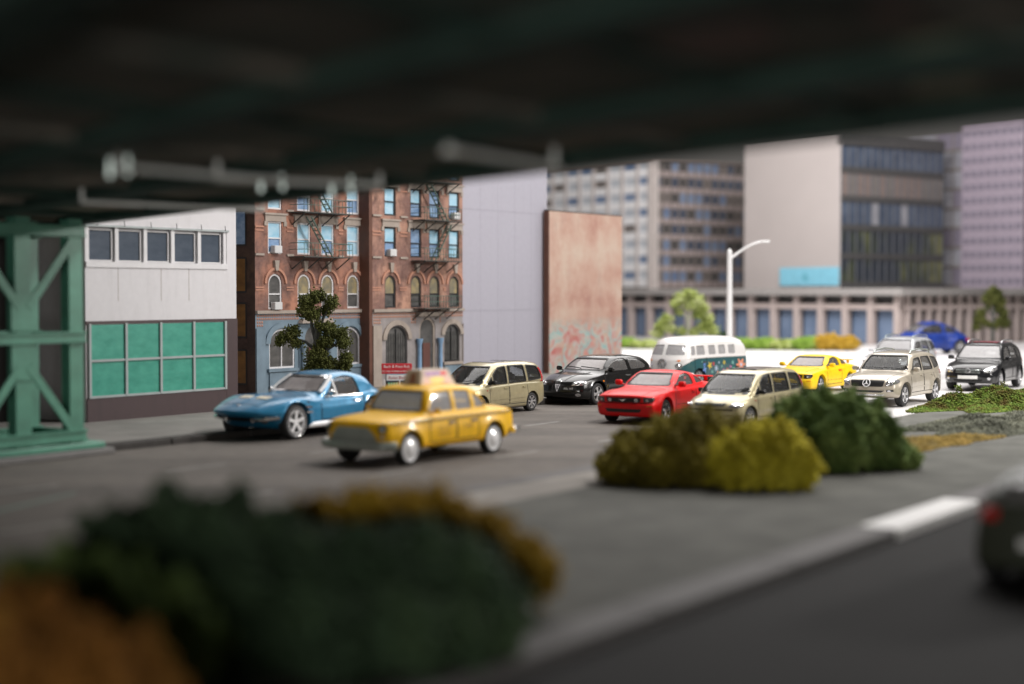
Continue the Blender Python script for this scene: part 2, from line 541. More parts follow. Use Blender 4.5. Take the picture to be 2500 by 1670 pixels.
def make_wheel(parent, x, y, r, wd, style, side, steer=0.0, rim_mat='rim_silver'):
    """wheel mesh = dark brake drum; children tyre and rim. side +1 = left"""
    rr = r * STY.get(style, {}).get('rr', 0.68)
    e = MB().lathe([(0.01, 0.25 * wd), (rr * 0.9, 0.25 * wd), (rr * 0.9, -0.3 * wd), (0.01, -0.3 * wd)], 20).build('wheel', 'black_plastic', parent, True, 40)
    e.location = (x, side * (y - wd / 2), r); e.rotation_euler = (0, 0, steer + (0 if side > 0 else math.pi))
    h = wd / 2
    t = MB().lathe([(rr, -h * 0.9), (rr + 0.01, -h), (r * 0.9, -h), (r * 0.98, -h * 0.8), (r, -h * 0.5), (r, h * 0.5), (r * 0.98, h * 0.8), (r * 0.9, h), (r * 0.82, h * 1.03), (rr + 0.012, h), (rr, h * 0.85), (rr, -h * 0.9)], 36)
    t.build('tyre', 'tyre', e, True, 35)
    m = MB()
    if style == 'cap':          # domed hub cap with a beaded edge
        m.lathe([(rr * 1.02, h * 0.7), (rr * 1.0, h * 1.02), (rr * 0.9, h * 1.05), (rr * 0.82, h * 0.86), (rr * 0.62, h * 0.95), (rr * 0.45, h * 1.2), (rr * 0.2, h * 1.32), (0.004, h * 1.35)], 28)
        for k in range(12):
            a = 2 * math.pi * k / 12
            m.bar((rr * 0.63 * math.cos(a), h * 0.96, rr * 0.63 * math.sin(a)), (rr * 0.86 * math.cos(a), h * 0.93, rr * 0.86 * math.sin(a)), 0.03, 0.02, (0, 1, 0))
    elif style == 'holes':
        m.lathe([(rr * 1.02, h * 0.5), (rr * 1.0, h * 0.98), (rr * 0.93, h * 0.96), (rr * 0.9, h * 0.7)], 28)
        for k in range(5):      # ring of webs leaving five round holes
            a = 2 * math.pi * k / 5
            for s1 in (-1, 1):
                b0 = a + s1 * 0.16
                m.bar((rr * 0.2 * math.cos(a), h * 0.86, rr * 0.2 * math.sin(a)), (rr * 0.95 * math.cos(b0), h * 0.82, rr * 0.95 * math.sin(b0)), rr * 0.2, 0.03, (0, 1, 0))
            m.bar((rr * 0.42 * math.cos(a), h * 0.86, rr * 0.42 * math.sin(a)), (rr * 0.9 * math.cos(a), h * 0.86, rr * 0.9 * math.sin(a)), rr * 0.30, 0.025, (0, 1, 0))
        m.lathe([(rr * 0.34, h * 0.7), (rr * 0.33, h * 0.9), (rr * 0.1, h * 0.95), (0.004, h * 0.95)], 20)
    else:
        st = STY[style]
        m.lathe([(rr * 1.02, h * 0.4), (rr * 1.01, h * 1.0), (rr * 0.95, h * 1.0), (rr * 0.9, h * 0.55), (rr * 0.9, -h * 0.2)], 28)
        for k in range(st['n']):
            a = 2 * math.pi * (k + 0.25) / st['n']
            offs = st.get('tw', (0,))
            for o2 in offs:
                b0 = a + o2
                ca, sa = math.cos(b0), math.sin(b0)
                m.bar((rr * 0.12 * math.cos(a), h * 0.72, rr * 0.12 * math.sin(a)), (rr * 0.96 * ca, h * 0.84, rr * 0.96 * sa), rr * st['w'], 0.035, (0, 1, 0))
        m.lathe([(rr * 0.24, h * 0.55), (rr * 0.22, h * 0.82), (rr * 0.1, h * 0.9), (0.004, h * 0.9)], 16)
        if st.get('ring'):
            m.lathe([(rr * 1.0, h * 0.9), (rr * 1.22, h * 1.04), (rr * 1.23, h * 1.0), (rr * 1.0, h * 0.8)], 28)
    m.build('rim', rim_mat, e, True, 35)
    return e
STY = {'five': dict(n=5, w=0.26), 'five_thin': dict(n=5, w=0.2, tw=(-0.12, 0.12)), 'ten': dict(n=7, w=0.13, tw=(-0.1, 0.1)), 'vette': dict(n=5, w=0.24, rr=0.66, ring=True), 'cap': dict(rr=0.78), 'holes': dict(rr=0.7)}

def seat_mesh():
    m = MB()
    m.cbox(-0.24, 0.26, -0.24, 0.24, 0.0, 0.17, 0.05)
    v0 = len(m.v)
    m.cbox(-0.30, -0.14, -0.23, 0.23, 0.1, 0.62, 0.05)
    m.cbox(-0.33, -0.22, -0.12, 0.12, 0.63, 0.82, 0.04)
    for i in range(v0, len(m.v)):
        x, y, z = m.v[i]; m.v[i] = (x - (z - 0.1) * 0.18, y, z)
    return m.mesh(True, 40)

def make_car(name, label, sp, paint_mat, group=None):
    t = thing(name, label, 'car', group=group)
    B = Body(sp)
    V, Fc = B.loft(sp.get('ns', 64), 3)
    me = mesh_of(V, Fc)
    bm = bmesh.new(); bm.from_mesh(me); bmesh.ops.recalc_face_normals(bm, faces=bm.faces); bm.to_mesh(me); bm.free()
    bv = BVHTree.FromPolygons([Vector(v) for v in V], Fc)
    cut = []
    ra = sp['wr'] + sp.get('arch', 0.055)
    for xw in sp['wx']:
        for sg in (-1, 1):
            c = MB().lathe([(0.001, sg * (B.wm - 0.34)), (ra, sg * (B.wm - 0.34)), (ra, sg * (B.wm + 0.4)), (0.001, sg * (B.wm + 0.4))], 40, 'y', (xw, 0, sp['wr'] + 0.01))
            # close the ends
            cm = MB(); ring = [(xw + ra * math.cos(2 * math.pi * k / 40), sp['wr'] + 0.01 + ra * math.sin(2 * math.pi * k / 40)) for k in range(40)]
            cm.prism(ring, sg * (B.wm - 0.34), sg * (B.wm + 0.4), 'y')
            cut.append(cm.mesh())
    cav, cf = B.loft(40, 2, ins=0.065, floor=sp.get('floor', 0.42), x0=sp['cab'][0], x1=sp['cab'][1])
    cm = mesh_of(cav, cf)
    bm = bmesh.new(); bm.from_mesh(cm); bmesh.ops.recalc_face_normals(bm, faces=bm.faces); bm.to_mesh(cm); bm.free()
    cut.append(cm)
    xm = 0.5 * (sp['cab'][0] + sp['cab'][1])
    wins = []
    for poly in sp['win']:
        p2 = rpoly(poly, sp.get('wrad', 0.05))
        cut.append(MB().prism(p2, -2, 2, 'y').mesh()); wins.append(p2)
    shield = [rpoly(p, 0.06) for p in sp['shield']]; rear = [rpoly(p, 0.06) for p in sp['rear']]
    for p in shield: cut.append(MB().prism(p, sp.get('wsx', xm), 4, 'x').mesh())
    for p in rear: cut.append(MB().prism(p, -4, sp.get('rwx', xm), 'x').mesh())
    nf0 = len(me.polygons)
    res = bool_cut(me, cut)
    if len(res.polygons) < nf0 * 0.4:
        print('BOOLEAN FAIL', name, len(res.polygons), nf0)
    # doors are cut out along straight lines
    bm = bmesh.new(); bm.from_mesh(res)
    zs, = (sp.get('sillz', 0.3),)
    for d0, d1 in sp.get('doors', []):
        for dx in (d0, d1):
            g = bm.verts[:] + bm.edges[:] + bm.faces[:]
            bmesh.ops.bisect_plane(bm, geom=g, plane_co=(dx, 0, 0), plane_no=(1, 0, sp.get('drake', 0.0)), dist=1e-4)
    if sp.get('doors'):
        g = bm.verts[:] + bm.edges[:] + bm.faces[:]
        bmesh.ops.bisect_plane(bm, geom=g, plane_co=(0, 0, zs), plane_no=(0, 0, 1), dist=1e-4)
    door_id = {}
    for f in bm.faces:
        c = f.calc_center_median()
        _, _, _, d = bv.find_nearest(c)
        f.material_index = 1 if d > 0.012 else 0
        f.smooth = True
        if f.material_index == 0:
            for k, (d0, d1) in enumerate(sp.get('doors', [])):
                if d0 < c.x < d1 and zs < c.z < B.sh(c.x) + 0.01 and abs(c.y) > 0.6 * B.wm:
                    door_id.setdefault((k, c.y > 0), []).append(f)
    doors = {}
    for key, fs in door_id.items():
        vm = {}; dv = []; df = []
        for f in fs:
            ix = []
            for v in f.verts:
                if v not in vm:
                    vm[v] = len(dv); dv.append(v.co.copy())
                ix.append(vm[v])
            df.append(ix)
        doors[key] = (dv, df)
    kill = [f for fs in door_id.values() for f in fs]
    bmesh.ops.delete(bm, geom=kill, context='FACES')
    bm.to_mesh(res); bm.free()
    res.materials.clear()
    res.shade_smooth(); res.set_sharp_from_angle(angle=R(38))
    body = link('body', res, [paint_mat, sp.get('cabm', 'cabin_dark')], t)
    body['paint'] = 1
    for (k, left), (dv, df) in doors.items():
        d = obj('door', dv, df, paint_mat, t, True, 38)
        d['paint'] = 1
        d0, d1 = sp['doors'][k]
        ax = 'L' if left else 'S'
        hz = sp.get('handz', B.sh(d0 + 0.2) - 0.13)
        patch('handle', bv, ax, rpoly([(d0 + 0.07, hz), (d0 + 0.29, hz), (d0 + 0.29, hz + 0.045), (d0 + 0.07, hz + 0.045)], 0.02), sp.get('handm', paint_mat), d, 0.03, (0.9, 0.5))
        zt = B.sh(d0) ; zt2 = B.sh(d1)
        strip('door_gap', bv, ax, [(d0, zt - 0.01), (d0, zs), (d1, zs), (d1, zt2 - 0.01)], 0.020, 'gap', d, 0.0035)
    gm = sp.get('glass', 'car_glass')
    for p in wins:
        for ax in 'LS':
            patch('side_window', bv, ax, p, sp.get('sglass', gm), t, -0.02, (0.8, 0.55, 0.3), edge=None, step=0.1)
            if sp.get('trim'):
                strip('window_trim', bv, ax, p, 0.035, sp['trim'], t, 0.004, closed=True)
    for p in shield:
        patch('windshield', bv, 'F', p, sp.get('fglass', gm), t, -0.02, (0.85, 0.65, 0.45, 0.25), edge=None, step=0.1)
        strip('windshield_seal', bv, 'F', p, 0.03, sp.get('seal', 'rubber'), t, 0.003, closed=True)
    for p in rear:
        patch('rear_window', bv, 'R', p, gm, t, -0.02, (0.8, 0.5), edge=None, step=0.1)
    # cabin
    sm = seat_mesh()
    fl = sp.get('floor', 0.42)
    rows = sp.get('seats', (0.0, -0.95))
    for xs in rows:
        for sg in (-1, 1):
            link('seat', sm, sp.get('seatm', 'seat_grey'), t, (xs, sg * 0.37, fl - 0.02))
    dx = sp['dash']
    dz = sp.get('dashz', B.sh(dx) - 0.02)
    wd = B.plan(dx) - 0.2
    MB().cbox(dx - 0.18, dx + 0.25, -wd, wd, fl, dz, 0.06).build('dashboard', 'cabin_dark', t, True, 40)
    cx = dx - 0.3; pts = []
    for k in range(17):
        a = 2 * math.pi * k / 16
        pts.append((cx - 0.06 * math.sin(a), 0.37 + 0.17 * math.cos(a), dz + 0.0 + 0.15 * math.sin(a)))
    MB().tube(pts, 0.018, 6).bar((cx, 0.21, dz), (cx, 0.53, dz), 0.03, 0.03).bar((cx, 0.37, dz), (cx + 0.25, 0.37, dz - 0.1), 0.04, 0.04).build('steering_wheel', 'black_plastic', t, True, 40)
    for i, xw in enumerate(sp['wx']):
        yw = B.plan(xw) + sp.get('wout', 0.0) - 0.02
        for sg in (1, -1):
            make_wheel(t, xw, yw, sp['wr'], sp.get('ww', 0.21), sp.get('rim', 'five'), sg, sp.get('steer', 0.0) if i == 0 else 0.0, sp.get('rimm', 'rim_silver'))
    # underbody so that no light leaks through under the sills
    MB().cbox(B.xr + 0.5, B.xf - 0.5, -0.55, 0.55, sp['bot'][0][1] - 0.05, sp['bot'][0][1] + 0.05, 0.02).build('chassis', 'black_plastic', t)
    MB().tube([(sp['wx'][0], -B.wm + 0.2, sp['wr']), (sp['wx'][0], B.wm - 0.2, sp['wr'])], 0.04).tube([(sp['wx'][1], -B.wm + 0.2, sp['wr']), (sp['wx'][1], B.wm - 0.2, sp['wr'])], 0.04).build('axle', 'black_plastic', t)
    return t, B, bv

def side_mirror(t, B, x, z, mat, size=1.0, stalk=0.08):
    for sg in (1, -1):
        y0 = B.plan(x) - 0.10
        m = MB(); m.cbox(-0.055 * size, 0.055 * size, -0.1 * size, 0.1 * size, -0.065 * size, 0.065 * size, 0.03 * size)
        for i, (a, b, c) in enumerate(m.v):   # rounded forward face
            m.v[i] = (a - 0.03 * (abs(b) / (0.1 * size)) ** 2 * (1 if a > 0 else 0), b, c)
        yo = y0 + stalk + 0.12 * size
        m.v = [(a + x, sg * (b + yo), c + z) for a, b, c in m.v]
        m.bar((x + 0.02, sg * (y0 - 0.02), z - 0.06), (x, sg * (yo - 0.05), z - 0.03), 0.05, 0.03)
        o = m.build('mirror', mat, t, True, 40); o['paint'] = 1
def ell(cx, cy, rx, ry, n=20, a0=0.0):
    return [(cx + rx * math.cos(a0 + 2 * math.pi * k / n), cy + ry * math.sin(a0 + 2 * math.pi * k / n)) for k in range(n)]
def both(fn, poly, *a, **k):
    fn(poly, *a, **k); fn([(-y, z) for y, z in poly][::-1], *a, **k)
def lamps_front(t, bv, poly, glassm='lamp_glass', bulbs=(), name='headlight', h=0.012):
    for p, sg in ((poly, 1), ([(-y, z) for y, z in poly][::-1], -1)):
        o = patch(name, bv, 'F', p, glassm, t, h, (0.9, 0.6, 0.3), dome=0.012, step=0.05)
        for (y, z, r) in bulbs:
            patch('bulb', bv, 'F', ell(sg * y, z, r, r, 14), 'chrome', o, h + 0.016, (0.7, 0.35), dome=0.015)
def tail_lamps(t, bv, poly):
    for p in (poly, [(-y, z) for y, z in poly][::-1]):
        patch('tail_light', bv, 'R', p, 'tail_red', t, 0.012, (0.9, 0.5), dome=0.01)
def plate(t, bv, ax, y, z, w=0.5, h=0.12, mat='plate_white'):
    return patch('number_plate', bv, ax, [(y - w / 2, z - h / 2), (y + w / 2, z - h / 2), (y + w / 2, z + h / 2), (y - w / 2, z + h / 2)], mat, t, 0.012, (0.9, 0.5))
def place(t, fl_px, phi, k, wx, yw, kz=1.0, wheel='F'):
    """stand the car so that its left front (or rear) wheel touches the given ground point"""
    X, Y = fl_px
    ux, uy = -math.sin(R(phi)), -math.cos(R(phi))
    lx, ly = -uy, ux
    t.location = (X - (wx * ux + yw * lx) * k, Y - (wx * uy + yw * ly) * k, 0.0)
    t.rotation_euler = (0, 0, math.atan2(uy, ux))
    t.scale = (k, k, k * kz)
# ------------------------------------------------------------------ car materials
plain('black_plastic', (0.012, 0.012, 0.013), 0.5)
plain('tyre', (0.016, 0.016, 0.017), 0.75, var=0.25, nscale=9, bmp=0.2, bscale=30)
plain('gap', (0.006, 0.006, 0.006), 0.8)
plain('rubber', (0.012, 0.012, 0.013), 0.55)
plain('cabin_dark', (0.022, 0.021, 0.021), 0.7)
plain('cabin_pale', (0.42, 0.41, 0.39), 0.7)
plain('seat_grey', (0.16, 0.155, 0.15), 0.7)
plain('seat_tan', (0.30, 0.14, 0.06), 0.55)
plain('seat_black', (0.02, 0.02, 0.02), 0.6)
plain('plate_white', (0.75, 0.75, 0.73), 0.45, var=0.05)
plain('print_white', (0.8, 0.8, 0.78), 0.5, var=0.05)
plain('print_black', (0.015, 0.014, 0.012), 0.5)
plain('amber', (0.75, 0.2, 0.01), 0.25)
plain('vent_cream', (0.72, 0.66, 0.52), 0.4)
paint('tail_red', (0.45, 0.012, 0.012), 0.2, coat=1.0)
paint('chrome', (0.86, 0.86, 0.87), 0.12, metal=1.0, coat=0.0, var=0.03)
paint('rim_silver', (0.72, 0.72, 0.74), 0.26, metal=0.9, coat=0.2, var=0.05)
paint('rim_bright', (0.90, 0.90, 0.91), 0.24, metal=0.12, coat=1.0, var=0.02)  # near-white base; the chrome highlights are put into the colour
paint('rim_chrome', (0.9, 0.9, 0.92), 0.14, metal=1.0, coat=0.0, var=0.03)
paint('dull_chrome', (0.46, 0.50, 0.48), 0.36, metal=0.85, coat=0.0, var=0.12)
paint('lamp_glass', (0.62, 0.62, 0.64), 0.1, metal=0.75, coat=1.0, var=0.25, nscale=22)
paint('lamp_dark', (0.03, 0.03, 0.035), 0.12, coat=1.0)
glass('car_glass', (0.80, 0.82, 0.82), 0.16, (0.5, 0.48, 0.47))
glass('hazy_glass', (0.72, 0.70, 0.70), 0.62, (0.40, 0.365, 0.36))
glass('clear_glass', (0.66, 0.70, 0.70), 0.05, (0.4, 0.4, 0.4))
glass('dark_glass', (0.38, 0.40, 0.42), 0.14, (0.2, 0.2, 0.2))
glass('taxi_glass', (0.6, 0.64, 0.68), 0.9, (0.62, 0.68, 0.80))
glass('bright_glass', (0.75, 0.76, 0.78), 0.55, (0.62, 0.61, 0.62))

def paint_dirt(name, *a, **k):
    return paint(name, *a, **k)
paint('paint_blue', hexc('#237ba5'), 0.32, metal=0.2, coat=0.6, var=0.08)
paint('paint_taxi', (0.93, 0.52, 0.003), 0.40, coat=0.2, spec=0.35, var=0.06)
paint('paint_gold', hexc('#aaa07e'), 0.30, metal=0.40, coat=0.7, var=0.06)
paint('paint_black', (0.005, 0.0048, 0.0048), 0.22, coat=0.55, spec=0.35)
paint('paint_red', (0.76, 0.006, 0.008), 0.42, coat=0.14, var=0.05, spec=0.3)
paint('paint_yellow', (0.84, 0.54, 0.004), 0.42, coat=0.14, spec=0.3, var=0.05)
paint('paint_beige', hexc('#b4ab9b'), 0.32, metal=0.30, coat=0.7, var=0.06)
paint('paint_silver', hexc('#d0d2d6'), 0.3, metal=0.2, coat=0.7, var=0.05)
paint('paint_charcoal', (0.007, 0.0075, 0.009), 0.22, coat=0.6, spec=0.35)
paint('paint_royal', hexc('#16307a'), 0.36, coat=0.3, spec=0.35, var=0.06)
paint('paint_olive', (0.035, 0.040, 0.026), 0.5, coat=0.1)

# ------------------------------------------------------------------ red and yellow muscle coupes
def muscle_coupe():
    sp = dict(top=[(-2.36, .96), (-2.2, 1.0), (-1.75, 1.03), (-1.5, 1.06), (-1.1, 1.22), (-.7, 1.34), (-.3, 1.385), (.0, 1.375), (.16, 1.34), (.93, .985), (1.08, .95), (1.5, .93), (1.9, .89), (2.25, .82), (2.36, .79)],
              sh=[(-2.36, .90), (-1.5, .96), (-.8, .93), (0, .90), (1, .87), (1.6, .85), (2.2, .77), (2.36, .74)],
              plan=[(-2.36, .84), (-2.0, .90), (-1.3, .935), (-.3, .905), (.6, .905), (1.4, .93), (2.0, .905), (2.36, .86)],
              bot=[(-2.36, .26), (-1.9, .2), (1.8, .18), (2.36, .22)], bowf=.18, bowr=.12, rend=.05,
              nose=[(.15, -.10), (.4, -.02), (.55, .0), (.6, -.06), (.78, -.01), (1.0, .02)], wx=(1.43, -1.29), wr=.335, ww=.24, flare=.035, tum=.42, shelf=.05, wide=.62, inb=.012,
              cab=(-1.3, .72), floor=.42, dash=.55, seats=(-.25, -.95), rim='five', rimm='rim_chrome', wrad=.07,
              win=[[(.66, .985), (.10, 1.27), (-.30, 1.315), (-.50, 1.27), (-.56, .985)], [(-.72, 1.01), (-.70, 1.24), (-1.0, 1.16), (-1.24, 1.03)]],
              shield=[[(-.68, 1.0), (.68, 1.0), (.53, 1.315), (-.53, 1.315)]], rear=[[(-.6, 1.07), (.6, 1.07), (.5, 1.3), (-.5, 1.3)]],
              doors=[(-.62, .78)], sillz=.33, fglass='hazy_glass', sglass='car_glass', seatm='seat_black')
    t, B, bv = make_car('sports_coupe', 'glossy red two-door muscle coupe with black twin-lamp grille', sp, 'paint_red', 'die-cast muscle coupes')
    # grille with round lamps and running-horse bar
    g = patch('grille', bv, 'F', rpoly([(-.50, .605), (.50, .605), (.54, .735), (-.54, .735)], .03), 'black_plastic', t, .014, (.9, .6, .3))
    strips('grille_mesh', bv, 'F', [[(-.48, z), (.48, z)] for z in (.63, .655, .68, .705)] , .008, 'cabin_dark', g, .019)
    for y in (-.40, .40):
        patch('fog_lamp', bv, 'F', ell(y, .67, .055, .055), 'lamp_glass', t, .035, (.7, .35), dome=.015)
    patch('grille_emblem', bv, 'F', [(-.13, .70), (-.07, .685), (0, .69), (.05, .70), (.13, .705), (.06, .68), (.03, .645), (0, .632), (-.03, .65), (-.05, .67)], 'chrome', g, .028, (.6,), step=.03)
    for sg in (1, -1):
        hp = [(sg * .60, .60), (sg * .60, .745), (sg * .845, .745), (sg * .86, .69), (sg * .84, .62)]
        o = patch('headlight', bv, 'F', rpoly(hp if sg > 0 else hp[::-1], .025), 'lamp_dark', t, .01, (.9, .6, .3))
        patch('bulb', bv, 'F', ell(sg * .70, .668, .042, .042, 14), 'lamp_glass', o, .02, (.7, .4), dome=.012)
    patch('lower_intake', bv, 'F', rpoly([(-.50, .335), (.50, .335), (.56, .43), (-.56, .43)], .03), 'black_plastic', t, .008, (.9, .5))
    for sg in (1, -1):
        patch('side_marker', bv, 'F', rpoly([(sg * .70, .50), (sg * .84, .50), (sg * .84, .525), (sg * .70, .525)][::sg], .01), 'amber', t, .006, (.8, .4))
    strip('bumper_seam', bv, 'F', [(-.84, .585), (.84, .585)], .014, 'gap', t, .003)
    strip('hood_gap', bv, 'T', [(2.2, -.56), (1.05, -.70), (1.0, 0), (1.05, .70), (2.2, .56)], .016, 'gap', t, .003)
    m = MB()
    m.bar((-2.2, -.68, 1.13), (-2.2, .68, 1.13), .26, .035)
    m.bar((-2.2, .5, 1.0), (-2.2, .5, 1.12), .03, .1, (0, 1, 0)).bar((-2.2, -.5, 1.0), (-2.2, -.5, 1.12), .03, .1, (0, 1, 0))
    o = m.build('spoiler', 'paint_red', t); o['paint'] = 1
    side_mirror(t, B, .60, 1.04, 'paint_red', 1.15, .06)
    tail_lamps(t, bv, rpoly([(.50, .70), (.82, .70), (.82, .86), (.50, .86)], .02))
    plate(t, bv, 'R', 0, .55)
    for ax in 'LS':
        strip('body_crease', bv, ax, [(-.62, .47), (.78, .49)], .012, 'gap', t, .0015)
    return t
def repaint(t, mat):
    for o in [t] + list(t.children_recursive):
        if o.get('paint') and o.type == 'MESH':
            o.material_slots[0].link = 'OBJECT'; o.material_slots[0].material = MATS[mat]
red = muscle_coupe()
place(red, (3.87, 38.3), 31, .90, 1.43, .90, 1.02)
yel = copy_tree(red); repaint(yel, 'paint_yellow')
yel['label'] = 'bright yellow two-door muscle coupe parked on the white floor beside the beige off-roader'
place(yel, (10.0, 49.4), 34, .88, 1.43, .90, 1.0)

# ------------------------------------------------------------------ blue vintage sports car
def vintage_sports():
    sp = dict(top=[(-2.22, .72), (-2.0, .80), (-1.75, .87), (-1.5, 1.0), (-1.1, 1.2), (-.65, 1.28), (-.3, 1.27), (-.12, 1.22), (.42, .92), (.56, .875), (1.3, .855), (1.75, .78), (2.08, .66), (2.22, .585)],
              sh=[(-2.22, .66), (-1.8, .78), (-1.2, .85), (-.6, .78), (.1, .745), (.6, .75), (1.3, .82), (1.8, .73), (2.1, .62), (2.22, .565)],
              plan=[(-2.22, .62), (-1.9, .80), (-1.2, .90), (-.3, .845), (.4, .84), (1.25, .90), (1.8, .86), (2.1, .78), (2.22, .70)],
              bot=[(-2.22, .40), (-1.8, .26), (1.6, .22), (2.0, .34), (2.22, .46)], bowf=.34, bowr=.35, rend=.03,
              nose=[(.2, -.34), (.45, -.12), (.56, .03), (.6, .03), (.8, -.02)], wx=(1.27, -1.2), wr=.345, ww=.22, flare=.03, tum=.48, shelf=.05, wide=.66, inb=.01, flz=.9,
              cab=(-1.4, .28), floor=.36, dash=.14, dashz=.76, seats=(-.62,), rim='vette', rimm='rim_bright', wrad=.07, steer=.0, wout=.01,
              win=[[(.22, .80), (-.18, 1.15), (-.56, 1.195), (-.78, 1.15), (-.82, .80)]],
              shield=[[(-.64, .905), (.64, .905), (.50, 1.19), (-.50, 1.19)]], rear=[[(-.45, 1.0), (-.03, 1.0), (-.03, 1.18), (-.3, 1.18)], [(.03, 1.0), (.45, 1.0), (.3, 1.18), (.03, 1.18)]],
              doors=[(-.86, .44)], sillz=.34, fglass='hazy_glass', sglass='car_glass', seatm='seat_tan', handm='chrome', handz=.66, seal='chrome')
    t, B, bv = make_car('vintage_sports_car', 'metallic blue vintage sports coupe with pointed nose and chrome side pipes', sp, 'paint_blue')
    for sg in (1, -1):
        patch('hood_grille', bv, 'T', rpoly([(1.64, sg * .08), (1.64, sg * .38), (1.46, sg * .40), (1.46, sg * .08)][::sg], .015), 'vent_cream', t, .012, (.9, .5))
        m = MB().tube([(1.98, sg * .32, .43), (2.02, sg * .5, .43), (1.95, sg * .72, .44), (1.75, sg * .86, .46)], [.035, .045, .045, .03], 8)
        m.bar((2.0, sg * .36, .36), (2.02, sg * .36, .52), .05, .04)
        m.build('bumper', 'chrome', t, True, 40)
        patch('turn_lamp', bv, 'F', ell(sg * .55, .40, .07, .05), 'lamp_glass', t, .02, (.6,), dome=.01)
        patch('headlight_cover', bv, 'F', rpoly([(sg * .42, .50), (sg * .76, .50), (sg * .76, .555), (sg * .42, .575)][::sg], .015), 'paint_blue', t, .004, (.9, .5))
        patch('gills', bv, 'LS'[sg < 0], rpoly([(.78, .60), (1.02, .62), (1.02, .66), (.78, .64)], .015), 'chrome', t, .004, (.8, .4))
        patch('gills', bv, 'LS'[sg < 0], rpoly([(.78, .50), (.98, .515), (.98, .55), (.78, .535)], .015), 'chrome', t, .004, (.8, .4))
        MB().tube([(.86, sg * .82, .26), (-.78, sg * .82, .26)], .062, 10).bar((.84, sg * .86, .26), (-.76, sg * .86, .26), .02, .05).build('side_pipe', 'rim_bright', t, True, 40)
        # chrome windscreen pillar, vent window frame and door mirror
        pts = [hit(bv, 'LS'[sg < 0], x, z, .012) for x, z in ((.33, .87), (.08, 1.03), (-.16, 1.175))]
        MB().tube(pts, .042, 8).tube([hit(bv, 'LS'[sg < 0], -.10, .80, .012), hit(bv, 'LS'[sg < 0], -.12, 1.12, .0)], .026, 6).build('pillar_trim', 'rim_bright', t, True, 40)
        pts2 = [hit(bv, 'LS'[sg < 0], x, z, .01) for x, z in ((.27, .79), (-.3, .79), (-.83, .79))]
        MB().tube(pts2, .014, 6).build('belt_trim', 'rim_bright', t, True, 40)
        m = MB().lathe([(.004, -.05), (.045, -.04), (.06, 0), (.055, .02), (.004, .025)], 16, 'y')
        m.v = [(b + .16, sg * .86 + a, c + .88) for a, b, c in m.v]
        m.bar((.16, sg * .84, .77), (.16, sg * .86, .86), .03, .03)
        m.build('mirror', 'chrome', t, True, 40)
        patch('tail_light', bv, 'R', ell(sg * .5, .66, .07, .07), 'tail_red', t, .012, (.6,))
    patch('front_grille', bv, 'F', rpoly([(-.55, .37), (.55, .37), (.5, .46), (-.5, .46)], .03), 'black_plastic', t, .004, (.9, .5))
    patch('nose_badge', bv, 'T', ell(2.02, 0, .035, .045), 'chrome', t, .008, (.6,))
    patch('fender_badge', bv, 'L', [(.86, .70), (.98, .715), (.98, .735), (.86, .72)], 'chrome', t, .004, (.6,))
    strip('hood_gap', bv, 'T', [(1.95, -.48), (.66, -.58), (.58, 0), (.66, .58), (1.95, .48), (1.95, -.48)], .014, 'gap', t, .002)
    strip('hood_ridge', bv, 'T', [(1.95, -.03), (.66, -.05)], .02, 'paint_blue', t, .006)
    return t
vette = vintage_sports()
place(vette, (-4.82, 34.1), 34, 1.10, 1.27, .88, 1.03)

